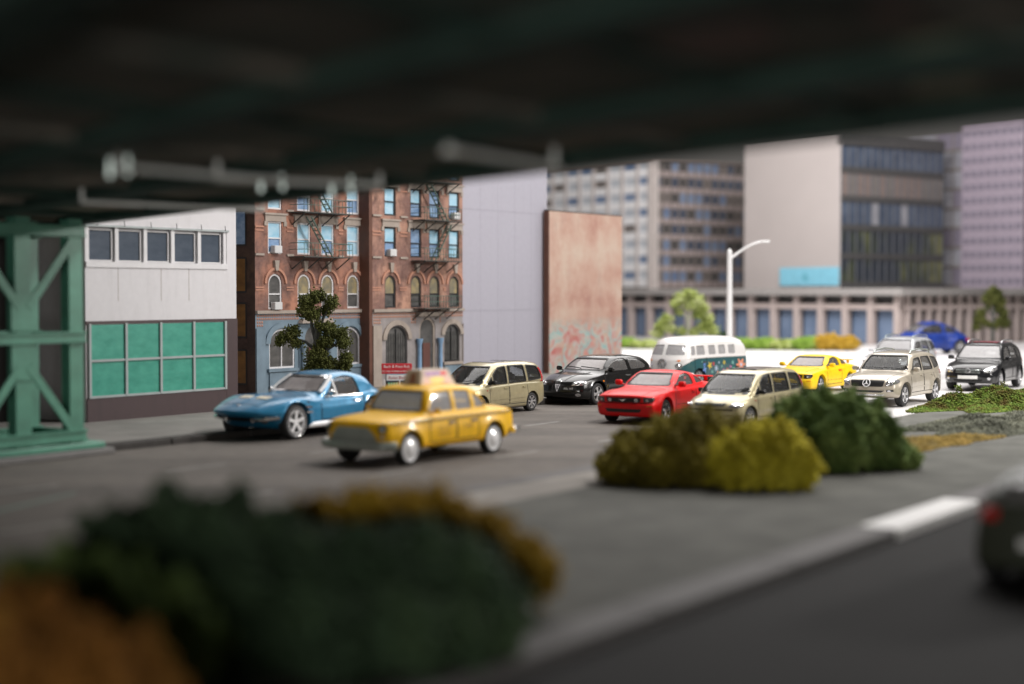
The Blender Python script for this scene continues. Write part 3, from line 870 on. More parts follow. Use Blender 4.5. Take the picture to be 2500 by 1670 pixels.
# ------------------------------------------------------------------ yellow taxi
def taxi():
    sp = dict(top=[(-2.5, .98), (-2.3, 1.03), (-1.62, 1.07), (-1.48, 1.10), (-1.1, 1.43), (-.8, 1.57), (-.3, 1.62), (.2, 1.63), (.60, 1.59), (.76, 1.51), (1.08, 1.10), (1.2, 1.06), (1.8, 1.02), (2.2, .97), (2.4, .93)],
              sh=[(-2.5, .94), (-1.5, 1.0), (0, 1.0), (1.0, 1.0), (1.8, .97), (2.2, .93), (2.4, .90)],
              plan=[(-2.5, .86), (-2.0, .94), (-1, .955), (1, .955), (2.0, .94), (2.4, .88)],
              bot=[(-2.5, .42), (-2.0, .32), (2.0, .32), (2.4, .40)], bowf=.16, bowr=.2, rend=.10, edge=.07,
              nose=[(.3, -.03), (.7, 0), (1.0, -.06)], wx=(1.56, -1.45), wr=.345, ww=.2, flare=.03, tum=.22, shelf=.09, wide=.55, inb=.02,
              cab=(-1.3, .9), floor=.5, dash=.78, seats=(.05, -.9), rim='cap', rimm='rim_bright', wrad=.05, arch=.06,
              win=[[(.86, 1.07), (.60, 1.47), (.02, 1.50), (-.02, 1.07)], [(-.14, 1.07), (-.12, 1.50), (-.68, 1.47), (-.72, 1.07)], [(-.84, 1.08), (-.82, 1.42), (-1.06, 1.30), (-1.24, 1.10)]],
              shield=[[(-.74, 1.10), (.74, 1.10), (.62, 1.50), (-.62, 1.50)]], rear=[[(-.6, 1.14), (.6, 1.14), (.5, 1.46), (-.5, 1.46)]],
              doors=[(-.04, .90), (-.86, -.08)], sillz=.44, fglass='taxi_glass', sglass='bright_glass', handm='chrome', handz=.80, seatm='seat_black')
    t, B, bv = make_car('yellow_taxi', 'old yellow taxi cab with chequer stripe, chrome hub caps and roof advert', sp, 'paint_taxi')
    # arched grey grille over the front bumper
    g = patch('grille', bv, 'F', rpoly([(-.70, .42), (.70, .42), (.60, .66), (.42, .82), (-.42, .82), (-.60, .66)], .08), 'grille_grey', t, .02, (.92, .7, .4))
    strips('grille_bars', bv, 'F', [[(-.5, z), (.5, z)] for z in (.5, .57, .64, .71)], .018, 'grille_grey', g, .034)
    for sg in (1, -1):
        for y, r in ((.76, .085),):
            o = patch('headlight', bv, 'F', ell(sg * y, .80, r, r), 'lamp_dark', t, .02, (.8, .4), dome=.02)
            patch('headlight_ring', bv, 'F', ell(sg * y, .80, r * .6, r * .6), 'dull_chrome', o, .036, (.6,), dome=.012)
        patch('turn_lamp', bv, 'F', ell(sg * .76, .64, .045, .045), 'lamp_glass', t, .012, (.6,))
        m = MB(); m.cbox(2.36, 2.48, sg * .55 - .05, sg * .55 + .05, .34, .58, .03); m.build('bumper_guard', 'grille_grey', t, True, 40)
    m = MB().tube([(2.10, -.99, .44), (2.28, -.93, .44), (2.40, -.70, .44), (2.46, 0, .44), (2.40, .70, .44), (2.28, .93, .44), (2.10, .99, .44)], .075, 8)
    m.v = [(a, b, .44 + (c - .44) * 1.35) for a, b, c in m.v]; m.build('front_bumper', 'bumper_grey', t, True, 40)
    m = MB().tube([(-2.15, -.97, .50), (-2.45, -.92, .50), (-2.58, -.6, .50), (-2.60, 0, .50), (-2.58, .6, .50), (-2.45, .92, .50), (-2.15, .97, .50)], .075, 8)
    m.build('rear_bumper', 'chrome', t, True, 40)
    for ax in 'LS':
        for z in (.895, .945):
            strip('stripe_line', bv, ax, [(-2.3, z), (2.2, z - .02)], .008, 'print_black', t, .003)
        m = MB()
        cells = []
        n = 62
        for i in range(n):
            x = -2.25 + 4.4 * i / n
            for r2 in range(2):
                if (i + r2) % 2 == 0:
                    cells.append((x, .90 + .022 * r2 - .02 * i / n))
        for x, z in cells:
            a = [hit(bv, ax, x, z, .0035), hit(bv, ax, x + .071, z, .0035), hit(bv, ax, x + .071, z + .022, .0035), hit(bv, ax, x, z + .022, .0035)]
            m.add(a, [(0, 1, 2, 3)])
        m.build('chequer_stripe', 'print_black', t)
        strips('rate_panel', bv, ax, [[(.20, z), (.62, z)] for z in (.74, .69, .64, .59, .54)], .012, 'taxi_faint', t, .003)
        for txt, xc, zc, sz in (('TAXI', -.46, .70, .15),):
            me = text_mesh(txt, sz)
            sg = 1 if ax == 'S' else -1
            for v in me.vertices:
                v.co = hit(bv, ax, xc + sg * v.co.x, zc + v.co.y, .005)
            link('lettering', me, 'taxi_faint', t)
        patch('rocker_trim', bv, ax, [(-1.0, .39), (1.1, .39), (1.1, .425), (-1.0, .425)], 'paint_taxi', t, .01, (.9, .5))
    # roof advert
    m = MB(); a = [(-.86, 1.58), (.42, 1.58), (.30, 1.93), (-.66, 1.93)]
    m.prism(a, -.28, .28, 'y')
    for i, (x, y, z) in enumerate(m.v):
        if z > 1.8: m.v[i] = (x, y * .72, z)
    ad = m.build('roof_advert', 'advert_frame', t)
    for sg in (1, -1):
        def quad(nm, pts, mt, hh=.006):
            vs = []
            for x, z in pts:
                yy = .28 * (1 - .28 * (z - 1.58) / .35) + hh
                vs.append((x, sg * yy, z))
            obj(nm, vs, [tuple(range(len(vs)))], mt, ad)
        quad('advert_panel', [(-.72, 1.62), (.30, 1.62), (.24, 1.90), (-.60, 1.90)], 'advert_print', .004)
        quad('advert_patch', ell(-.2, 1.70, .28, .075, 18), 'advert_yellow', .008)
        quad('advert_patch', ell(-.46, 1.84, .12, .05, 14), 'advert_red', .008)
        quad('advert_patch', [(-.34, 1.80), (.2, 1.80), (.2, 1.89), (-.34, 1.89)], 'advert_violet', .007)
    patch_v = [(.302 + .0, y, z) for y, z in ((-.1, 1.64), (.12, 1.64), (.08, 1.86), (-.06, 1.86))]
    obj('advert_patch', [(.42 - .12 * (z - 1.58) / .35 + .006, y, z) for _, y, z in patch_v], [(0, 1, 2, 3)], 'advert_brown', ad)
    side_mirror(t, B, .72, 1.10, 'paint_taxi', .8, .05)
    for sg in (1, -1):
        patch('tail_light', bv, 'R', ell(sg * .74, .74, .06, .12), 'tail_red', t, .015, (.6,))
    # grey drive shaft and floor pan seen under the sills
    MB().bar((-1.3, 0, .27), (1.4, 0, .27), .3, .1).bar((-.2, -.5, .25), (-.2, .5, .25), .1, .08).build('floor_pan', 'dull_chrome', t)
    return t
plain('grille_grey', (0.36, 0.385, 0.35), 0.45, var=0.15)
paint('bumper_grey', (0.42, 0.46, 0.42), 0.3, metal=0.35, coat=0.5)
plain('taxi_faint', (0.30, 0.16, 0.03), 0.5)
plain('advert_frame', (0.55, 0.46, 0.36), 0.5)
plain('advert_print', (0.72, 0.50, 0.42), 0.45, var=0.35, nscale=6)
plain('advert_yellow', (0.9, 0.75, 0.2), 0.45)
plain('advert_red', (0.75, 0.06, 0.05), 0.45)
plain('advert_violet', (0.42, 0.24, 0.46), 0.45, var=0.2)
plain('advert_brown', (0.32, 0.15, 0.09), 0.5)
cab = taxi()
place(cab, (-1.93, 29.0), 36, .88, 1.56, .935, 1.03)

# ------------------------------------------------------------------ gold minivans
def minivan():
    sp = dict(top=[(-2.37, 1.10), (-2.32, 1.28), (-2.15, 1.60), (-1.9, 1.70), (-1, 1.765), (0, 1.765), (.35, 1.73), (.6, 1.66), (1.62, 1.06), (1.75, 1.0), (2.1, .89), (2.3, .79), (2.37, .73)],
              sh=[(-2.37, 1.0), (-1, 1.02), (0, 1.0), (1, .97), (1.6, .93), (2.1, .82), (2.37, .69)],
              plan=[(-2.37, .80), (-1.9, .875), (-1, .895), (.8, .895), (1.6, .885), (2.1, .85), (2.37, .80)],
              bot=[(-2.37, .30), (-1.9, .2), (1.9, .18), (2.37, .22)], bowf=.34, bowr=.12, rend=.08,
              nose=[(.2, -.04), (.45, .03), (.55, .0), (.8, -.03)], wx=(1.47, -1.42), wr=.325, ww=.21, flare=.02, tum=.22, shelf=.03, wide=.5, inb=.012, rr=.12,
              cab=(-2.2, 1.35), floor=.5, dash=1.15, dashz=1.02, seats=(.4, -.55, -1.45), rim='ten', wrad=.06,
              win=[[(1.16, 1.035), (.86, 1.035), (.84, 1.30)], [(.77, 1.04), (.76, 1.36), (.42, 1.58), (.0, 1.62), (.02, 1.04)], [(-.1, 1.045), (-.12, 1.625), (-1.05, 1.62), (-1.1, 1.06)], [(-1.24, 1.07), (-1.2, 1.61), (-1.85, 1.56), (-2.0, 1.35), (-2.06, 1.12)]],
              shield=[[(-.76, 1.09), (.76, 1.09), (.60, 1.62), (-.60, 1.62)]], rear=[[(-.65, 1.15), (.65, 1.15), (.55, 1.6), (-.55, 1.6)]],
              doors=[(-.06, 1.02), (-1.15, -.1)], sillz=.33, fglass='clear_glass', sglass='clear_glass', trim='rubber', handz=.86, seatm='seat_grey', wsx=.2)
    t, B, bv = make_car('minivan', 'champagne gold minivan parked in front of the plain grey building', sp, 'paint_gold', 'die-cast gold minivans')
    patch('cowl', bv, 'F', rpoly([(-.74, 1.03), (.74, 1.03), (.74, 1.10), (-.74, 1.10)], .02), 'black_plastic', t, .006, (.9, .5))
    g = patch('grille', bv, 'F', rpoly([(-.42, .725), (.42, .725), (.50, .795), (-.50, .795)], .03), 'black_plastic', t, .012, (.9, .5))
    strips('grille_bars', bv, 'F', [[(x, .735), (x, .785)] for x in np.linspace(-.38, .38, 17)], .012, 'dull_chrome', g, .018)
    lamps_front(t, bv, rpoly([(.55, .70), (.80, .66), (.84, .74), (.80, .80), (.62, .80)], .03), bulbs=((.66, .745, .035), (.76, .735, .03)))
    strip('bumper_seam', bv, 'F', [(-.82, .60), (0, .62), (.82, .60)], .03, 'gap', t, .002)
    patch('lower_intake', bv, 'F', rpoly([(-.40, .32), (.40, .32), (.44, .42), (-.44, .42)], .03), 'black_plastic', t, .008, (.9, .5))
    plate(t, bv, 'F', 0, .47, .42, .10)
    for sg in (1, -1):
        patch('fog_lamp', bv, 'F', ell(sg * .62, .38, .07, .04), 'lamp_glass', t, .012, (.6,))
        for z in (.40, .52):
            strip('body_crease', bv, 'LS'[sg < 0], [(1.05, z), (-1.0, z)], .02, 'paint_gold', t, .012)
    for x0 in (.28, -.75):
        patch('sunroof', bv, 'T', rpoly([(x0, -.42), (x0, .42), (x0 - .75, .42), (x0 - .75, -.42)], .06), 'lamp_dark', t, .012, (.9, .5))
    m = MB()
    m.tube([hit(bv, 'F', .06, 1.12, .03), hit(bv, 'F', .35, 1.14, .03), hit(bv, 'F', .62, 1.17, .03)], .012, 5)
    m.tube([hit(bv, 'F', -.62, 1.12, .03), hit(bv, 'F', -.3, 1.14, .03), hit(bv, 'F', 0, 1.16, .03)], .012, 5)
    m.build('wiper', 'black_plastic', t)
    for ax in 'LS':
        patch('side_marker', bv, ax, ell(1.16, .84, .03, .02, 12), 'tail_red', t, .008, (.6,))
    side_mirror(t, B, .92, 1.10, 'black_plastic', 1.05, .04)
    tail_lamps(t, bv, rpoly([(.66, 1.0), (.80, 1.0), (.74, 1.5), (.66, 1.5)], .02))
    return t
vanA = minivan()
place(vanA, (0.56, 42.4), 35, .82, -1.42, .875, .97)
vanB = copy_tree(vanA)
vanB['label'] = 'champagne gold minivan half hidden behind the yellow-green bush, beside the red coupe'
place(vanB, (5.78, 36.9), 35, .87, 1.47, .875, .90)

# ------------------------------------------------------------------ black hatchback
def hatchback():
    sp = dict(top=[(-2.08, .98), (-2.02, 1.08), (-1.8, 1.25), (-1.4, 1.38), (-.6, 1.445), (-.1, 1.435), (.15, 1.40), (.32, 1.34), (1.0, 1.0), (1.15, .95), (1.6, .88), (1.95, .76), (2.08, .68)],
              sh=[(-2.08, .92), (-1.4, .96), (-.5, .94), (.5, .91), (1.1, .88), (1.6, .82), (2.0, .70), (2.08, .66)],
              plan=[(-2.08, .76), (-1.7, .85), (-1.2, .87), (0, .86), (1.2, .87), (1.7, .83), (2.08, .74)],
              bot=[(-2.08, .30), (-1.7, .2), (1.7, .17), (2.08, .2)], bowf=.34, bowr=.16, rend=.07,
              nose=[(.15, -.06), (.4, .03), (.6, .0), (.8, -.05)], wx=(1.22, -1.3), wr=.325, ww=.21, flare=.035, tum=.30, shelf=.05, wide=.6, inb=.02, rr=.11,
              cab=(-1.75, .75), floor=.42, dash=.62, dashz=.93, seats=(-.1, -1.0), rim='holes', wrad=.09,
              win=[[(.76, .98), (.24, 1.29), (-.10, 1.345), (-.42, 1.35), (-.50, .985)], [(-.62, .99), (-.55, 1.35), (-1.2, 1.30), (-1.50, 1.12), (-1.42, 1.02)]],
              shield=[[(-.70, 1.015), (.70, 1.015), (.56, 1.345), (-.56, 1.345)]], rear=[[(-.55, 1.08), (.55, 1.08), (.48, 1.34), (-.48, 1.34)]],
              doors=[(-.58, .86)], sillz=.32, fglass='hazy_glass', sglass='car_glass', handm='chrome', handz=.80, seatm='seat_black')
    t, B, bv = make_car('hatchback', 'glossy black three-door hatchback with small shield grille and silver wheels', sp, 'paint_black')
    g = patch('grille', bv, 'F', [(-.10, .72), (.10, .72), (.085, .60), (0, .40), (-.085, .60)], 'chrome', t, .012, (.8, .5), step=.03)
    patch('grille_insert', bv, 'F', [(-.075, .705), (.075, .705), (.06, .60), (0, .45), (-.06, .60)], 'black_plastic', g, .02, (.6,), step=.03)
    strips('grille_bars', bv, 'F', [[(-.06, z), (.06, z)] for z in (.68, .645, .61, .575, .54)], .012, 'chrome', g, .026)
    patch('badge', bv, 'F', ell(0, .735, .035, .03, 14), 'dull_chrome', g, .02, (.6,))
    lamps_front(t, bv, rpoly([(.44, .58), (.72, .60), (.76, .69), (.66, .73), (.46, .68)], .04), bulbs=((.53, .635, .045), (.65, .655, .04)))
    pl = plate(t, bv, 'F', .36, .50, .44, .09, 'black_plastic')
    me = text_mesh('Alfa 147', .085)
    for v in me.vertices:
        v.co = hit(bv, 'F', .36 + v.co.x, .50 + v.co.y, .019)
    link('lettering', me, 'print_white', pl)
    patch('lower_intake', bv, 'F', rpoly([(-.50, .27), (.50, .27), (.54, .36), (-.54, .36)], .03), 'gap', t, .008, (.9, .5))
    for sg in (1, -1):
        patch('fog_lamp', bv, 'F', ell(sg * .62, .32, .07, .045), 'lamp_glass', t, .014, (.6,))
        strip('hood_crease', bv, 'T', [(1.95, sg * .16), (1.05, sg * .45)], .03, 'paint_black', t, .01)
        patch('side_marker', bv, 'LS'[sg < 0], ell(.98, .70, .045, .025, 12), 'amber', t, .008, (.6,))
        strip('rub_strip', bv, 'LS'[sg < 0], [(.84, .56), (-.55, .58)], .03, 'paint_black', t, .014)
    m = MB()
    for a, b in ((.60, -.02), (.05, -.58)):
        m.tube([hit(bv, 'F', a, 1.03, .03), hit(bv, 'F', (a + b) / 2, 1.06, .03), hit(bv, 'F', b, 1.08, .03)], .016, 5)
    m.build('wiper', 'black_plastic', t)
    side_mirror(t, B, .68, 1.03, 'paint_black', 1.0, .05)
    tail_lamps(t, bv, rpoly([(.5, .86), (.74, .86), (.72, 1.0), (.5, 1.0)], .02))
    plate(t, bv, 'R', 0, .6)
    return t
hatch = hatchback()
place(hatch, (2.53, 44.7), 37, 1.0, 1.22, .85, .98)

# ------------------------------------------------------------------ white and green camper bus
def camper_paint():
    m, nt, b = nt_new('paint_bus')
    tc = ND(nt, 'ShaderNodeTexCoord'); sx = ND(nt, 'ShaderNodeSeparateXYZ')
    nt.links.new(tc.outputs['Object'], sx.inputs[0])
    def M(op, a, c=None):
        n = ND(nt, 'ShaderNodeMath', operation=op)
        for i, v in enumerate((a, c)):
            if v is None: continue
            if hasattr(v, 'node'): nt.links.new(v, n.inputs[i])
            else: n.inputs[i].default_value = v
        return n.outputs[0]
    ay = M('ABSOLUTE', sx.outputs[1])
    c = M('SUBTRACT', sx.outputs[0], M('MULTIPLY', ay, 1.05))     # distance towards the middle of the front
    c = M('MAXIMUM', M('SUBTRACT', c, 0.25), 0.0)
    th = M('SUBTRACT', 1.08, M('MULTIPLY', M('POWER', M('DIVIDE', c, 1.85), 1.6), 0.78))
    low = M('LESS_THAN', sx.outputs[2], th)
    line = M('LESS_THAN', M('ABSOLUTE', M('SUBTRACT', sx.outputs[2], th)), 0.014)
    col = mixc(nt, low, (0.78, 0.76, 0.75), (0.022, 0.10, 0.115))
    col = mixc(nt, line, col, (0.01, 0.06, 0.05))
    nt.links.new(col, b.inputs['Base Color'])
    b.inputs['Roughness'].default_value = 0.33
    b.inputs['Coat Weight'].default_value = 0.5
    b.inputs['Coat Roughness'].default_value = 0.1
    return m
camper_paint()
for nm, c in (('deco_orange', (0.75, 0.28, 0.16)), ('deco_blue', (0.18, 0.32, 0.75)), ('deco_yellow', (0.75, 0.55, 0.05)), ('deco_red', (0.6, 0.06, 0.06)), ('deco_green', (0.06, 0.38, 0.26)), ('deco_teal', (0.25, 0.5, 0.45)), ('deco_pale', (0.5, 0.6, 0.75)), ('deco_pink', (0.6, 0.18, 0.4))):
    plain(nm, c, 0.45)
def camper():
    sp = dict(top=[(-2.14, 1.50), (-2.08, 1.66), (-1.85, 1.82), (-1.3, 1.90), (0, 1.94), (1.2, 1.92), (1.7, 1.86), (2.0, 1.72), (2.14, 1.60)],
              sh=[(-2.14, 1.10), (0, 1.13), (2.14, 1.10)],
              plan=[(-2.14, .78), (-1.9, .845), (-1, .86), (1.2, .86), (1.8, .845), (2.14, .80)],
              bot=[(-2.14, .34), (-1.8, .27), (1.8, .27), (2.14, .34)], bowf=.46, bowr=.22, rend=.12,
              nose=[(.3, -.06), (.7, .03), (1.0, .02), (1.2, -.05), (1.85, -.30)], tail=[(.3, .0), (1.0, 0), (1.8, .12)], wx=(1.18, -1.2), wr=.33, ww=.18, flare=.02, tum=.16, shelf=.02, wide=.6, inb=.005, rr=.2, crown=.08, edge=.012,
              cab=(-1.95, 1.72), floor=.7, dash=1.5, dashz=1.08, seats=(.85, -.1, -1.05), rim='cap', rimm='rim_silver', wrad=.04,
              win=[[(1.58, 1.22), (1.54, 1.56), (1.36, 1.57), (1.37, 1.22)], [(1.28, 1.22), (1.27, 1.58), (.80, 1.58), (.80, 1.22)], [(.56, 1.22), (.56, 1.58), (.14, 1.58), (.14, 1.22)], [(-.06, 1.22), (-.06, 1.58), (-.48, 1.58), (-.48, 1.22)], [(-.68, 1.22), (-.68, 1.58), (-1.1, 1.58), (-1.1, 1.22)]],
              shield=[[(.045, 1.21), (.70, 1.22), (.64, 1.62), (.045, 1.64)], [(-.70, 1.22), (-.045, 1.21), (-.045, 1.64), (-.64, 1.62)]], rear=[[(-.4, 1.24), (.4, 1.24), (.36, 1.54), (-.36, 1.54)]],
              doors=[(.72, 1.42)], sillz=.40, handm='chrome', handz=.92, fglass='bright_glass', sglass='bright_glass', seatm='seat_grey', seal='print_white', cabm='cabin_pale')
    t, B, bv = make_car('camper_van', 'white and green vintage camper bus with round front emblem and painted flowers', sp, 'paint_bus')
    t['category'] = 'van'
    # round front emblem: ring, V above W
    e = MB()
    def em(pts, wd):
        for i in range(len(pts) - 1):
            a = hit(bv, 'F', pts[i][0], pts[i][1], .02); b = hit(bv, 'F', pts[i + 1][0], pts[i + 1][1], .02)
            e.bar(a, b, wd, .03, (1, 0, 0))
    cz = .90; r0 = .17
    em([(r0 * math.cos(2 * math.pi * k / 24), cz + r0 * math.sin(2 * math.pi * k / 24)) for k in range(25)], .03)
    em([(-.075, cz + .145), (0, cz + .01), (.075, cz + .145)], .032)
    em([(-.145, cz + .06), (-.072, cz - .14), (0, cz + .005), (.072, cz - .14), (.145, cz + .06)], .032)
    e.build('emblem', 'rim_silver', t)
    lamps_front(t, bv, ell(.56, .82, .105, .11), bulbs=((.56, .82, .05),))
    for sg in (1, -1):
        patch('turn_lamp', bv, 'F', ell(sg * .56, 1.02, .05, .03), 'amber', t, .02, (.6,))
    m = MB().tube([(1.66, -.92, .47), (1.98, -.86, .47), (2.16, -.55, .47), (2.24, 0, .47), (2.16, .55, .47), (1.98, .86, .47), (1.66, .92, .47)], .065, 8)
    m.v = [(a, b, .47 + (c - .47) * 1.4) for a, b, c in m.v]; m.build('front_bumper', 'print_white', t, True, 40)
    m = MB().tube([(-1.9, -.85, .47), (-2.2, -.7, .47), (-2.26, 0, .47), (-2.2, .7, .47), (-1.9, .85, .47)], .065, 8); m.build('rear_bumper', 'print_white', t, True, 40)
    rnd = random.Random(5)
    for ax in 'LS':
        # large flower near the rear
        fl = []
        for k in range(40):
            a = 2 * math.pi * k / 40
            r = .20 + .075 * math.cos(6 * a)
            fl.append((-1.42 + r * 1.25 * math.cos(a), .76 + r * math.sin(a)))
        f = patch('flower', bv, ax, fl, 'deco_orange', t, .004, (.7, .4), edge=None)
        patch('flower_centre', bv, ax, ell(-1.42, .76, .08, .065), 'deco_pale', f, .007, (.6,), edge=None)
        deco = [(.88, .86, 'deco_blue', .10), (.88, .66, 'deco_blue', .13), (.55, .80, 'deco_yellow', .15), (.32, .86, 'deco_red', .09), (.15, .68, 'deco_pale', .13), (-.02, .90, 'deco_pale', .06), (-.35, .88, 'deco_yellow', .10),
                (-.55, .60, 'deco_red', .09), (-.75, .70, 'deco_pink', .08), (-.9, .86, 'deco_teal', .10), (-.92, .60, 'deco_green', .13), (-.30, .58, 'deco_pink', .08), (-.2, .74, 'deco_teal', .06), (1.0, .95, 'deco_teal', .05), (.05, .52, 'deco_orange', .07), (.4, .55, 'deco_teal', .08)]
        for x, z, mt, s in deco:
            n = rnd.choice((4, 5, 6, 8)); ph = rnd.random() * 6
            pts = []
            for k in range(n * 5):
                a = 2 * math.pi * k / (n * 5)
                r = s * (.62 + .38 * math.cos(n * (a + ph)))
                pts.append((x + r * math.cos(a), z + r * 1.1 * math.sin(a)))
            patch('painted_flower', bv, ax, pts, mt, t, .004, (.5,), edge=None, step=.03)
    for ax in 'LS':
        strip('gutter', bv, ax, [(1.75, 1.70), (-1.9, 1.68)], .03, 'print_white', t, .02)
    return t
bus = camper()
place(bus, (6.0, 52.6), 41, 1.02, 1.9, .80, .89)

# ------------------------------------------------------------------ beige and silver off-roaders
def offroader():
    sp = dict(top=[(-2.39, 1.12), (-2.34, 1.28), (-2.1, 1.58), (-1.85, 1.70), (-1.0, 1.79), (-.2, 1.785), (.2, 1.75), (.38, 1.69), (1.02, 1.19), (1.15, 1.15), (1.7, 1.11), (2.15, 1.02), (2.34, .93), (2.39, .88)],
              sh=[(-2.39, 1.05), (-1.5, 1.12), (0, 1.10), (1, 1.07), (1.7, 1.02), (2.2, .93), (2.39, .86)],
              plan=[(-2.39, .84), (-1.9, .93), (-1.4, .955), (0, .93), (1.45, .955), (2.0, .92), (2.39, .84)],
              bot=[(-2.39, .42), (-1.9, .30), (1.8, .28), (2.39, .36)], bowf=.26, bowr=.14, rend=.07,
              nose=[(.3, -.08), (.6, .04), (.72, 0), (1.0, -.06)], wx=(1.48, -1.42), wr=.385, ww=.24, flare=.045, tum=.25, shelf=.05, wide=.6, inb=.015, flz=1.05, rr=.11,
              cab=(-2.1, .85), floor=.55, dash=.68, dashz=1.10, seats=(-.05, -1.0), rim='five_thin', wrad=.06,
              win=[[(.74, 1.16), (.30, 1.55), (-.24, 1.60), (-.26, 1.16)], [(-.38, 1.165), (-.36, 1.605), (-1.05, 1.61), (-1.25, 1.17)], [(-1.42, 1.19), (-1.20, 1.60), (-1.72, 1.55), (-2.02, 1.26)]],
              shield=[[(-.78, 1.205), (.78, 1.205), (.62, 1.67), (-.62, 1.67)]], rear=[[(-.65, 1.2), (.65, 1.2), (.55, 1.6), (-.55, 1.6)]],
              doors=[(-.32, .90), (-1.25, -.36)], sillz=.44, fglass='clear_glass', sglass='car_glass', handz=.96, seatm='seat_grey', trim='rubber')
    t, B, bv = make_car('off_roader', 'beige off-roader with black grille, round star emblem and roof rails', sp, 'paint_beige', 'die-cast off-roaders')
    g = patch('grille', bv, 'F', rpoly([(-.50, .70), (.50, .70), (.56, .90), (-.56, .90)], .04), 'black_plastic', t, .012, (.9, .6, .3))
    strips('grille_bars', bv, 'F', [[(-.52, z), (.52, z)] for z in (.735, .775, .815, .855)], .012, 'seat_black', g, .018)
    e = MB(); cz = .80; r0 = .115
    pts = [hit(bv, 'F', r0 * math.cos(2 * math.pi * k / 24), cz + r0 * math.sin(2 * math.pi * k / 24), .04) for k in range(25)]
    e.tube(pts, .016, 6)
    for k in range(3):
        a = R(90 + 120 * k)
        c0 = hit(bv, 'F', 0, cz, .045); c1 = hit(bv, 'F', r0 * math.cos(a), cz + r0 * math.sin(a), .04)
        e.tube([c0, c1], [.026, .006], 6)
    e.build('emblem', 'rim_bright', g, True, 40)
    lamps_front(t, bv, rpoly([(.58, .72), (.78, .74), (.90, .82), (.88, .93), (.70, .93), (.60, .88)], .04), bulbs=((.68, .82, .06), (.79, .85, .045)))
    patch('lower_intake', bv, 'F', rpoly([(-.46, .50), (.46, .50), (.58, .575), (-.58, .575)], .03), 'black_plastic', t, .008, (.9, .5))
    for sg in (1, -1):
        o = patch('fog_lamp', bv, 'F', rpoly([(sg * .62, .52), (sg * .82, .53), (sg * .82, .60), (sg * .62, .60)][::sg], .02), 'lamp_dark', t, .008, (.8, .4))
        patch('bulb', bv, 'F', ell(sg * .70, .56, .05, .025, 12), 'lamp_glass', o, .016, (.6,))
    patch('skid_plate', bv, 'F', rpoly([(-.5, .39), (.5, .39), (.56, .44), (-.56, .44)], .02), 'rim_silver', t, .008, (.9, .5))
    for sg in (1, -1):
        pts = [(.15, sg * .60, 1.735), (.05, sg * .60, 1.83), (-.8, sg * .60, 1.875), (-1.6, sg * .60, 1.82), (-1.72, sg * .60, 1.70)]
        MB().tube(pts, .026, 6).build('roof_rail', 'dull_chrome', t, True, 40)
        strip('rub_strip', bv, 'LS'[sg < 0], [(.88, .60), (-1.2, .62)], .035, 'paint_beige', t, .014)
    m = MB()
    for a, b in ((.66, .02), (.02, -.6)):
        m.tube([hit(bv, 'F', a, 1.225, .03), hit(bv, 'F', (a + b) / 2, 1.24, .03), hit(bv, 'F', b, 1.25, .03)], .016, 5)
    m.build('wiper', 'black_plastic', t)
    strip('hood_gap', bv, 'T', [(2.2, -.6), (1.15, -.76), (1.15, .76), (2.2, .6)], .014, 'gap', t, .002)
    side_mirror(t, B, .70, 1.22, 'paint_beige', 1.15, .05)
    tail_lamps(t, bv, rpoly([(.6, .95), (.86, .95), (.84, 1.12), (.62, 1.12)], .02))
    plate(t, bv, 'R', 0, .75)
    return t
ml = offroader()
place(ml, (11.35, 44.0), 34, .91, 1.48, .94, .94)
sil = copy_tree(ml); repaint(sil, 'paint_silver')
sil['label'] = 'silver off-roader with roof rails standing behind the beige off-roader'
for o in sil.children:
    if o.name.startswith('windshield') and 'seal' not in o.name:
        o.material_slots[0].link = 'OBJECT'; o.material_slots[0].material = MATS['bright_glass']
place(sil, (14.95, 57.4), 34, .90, 1.48, .94, .98)

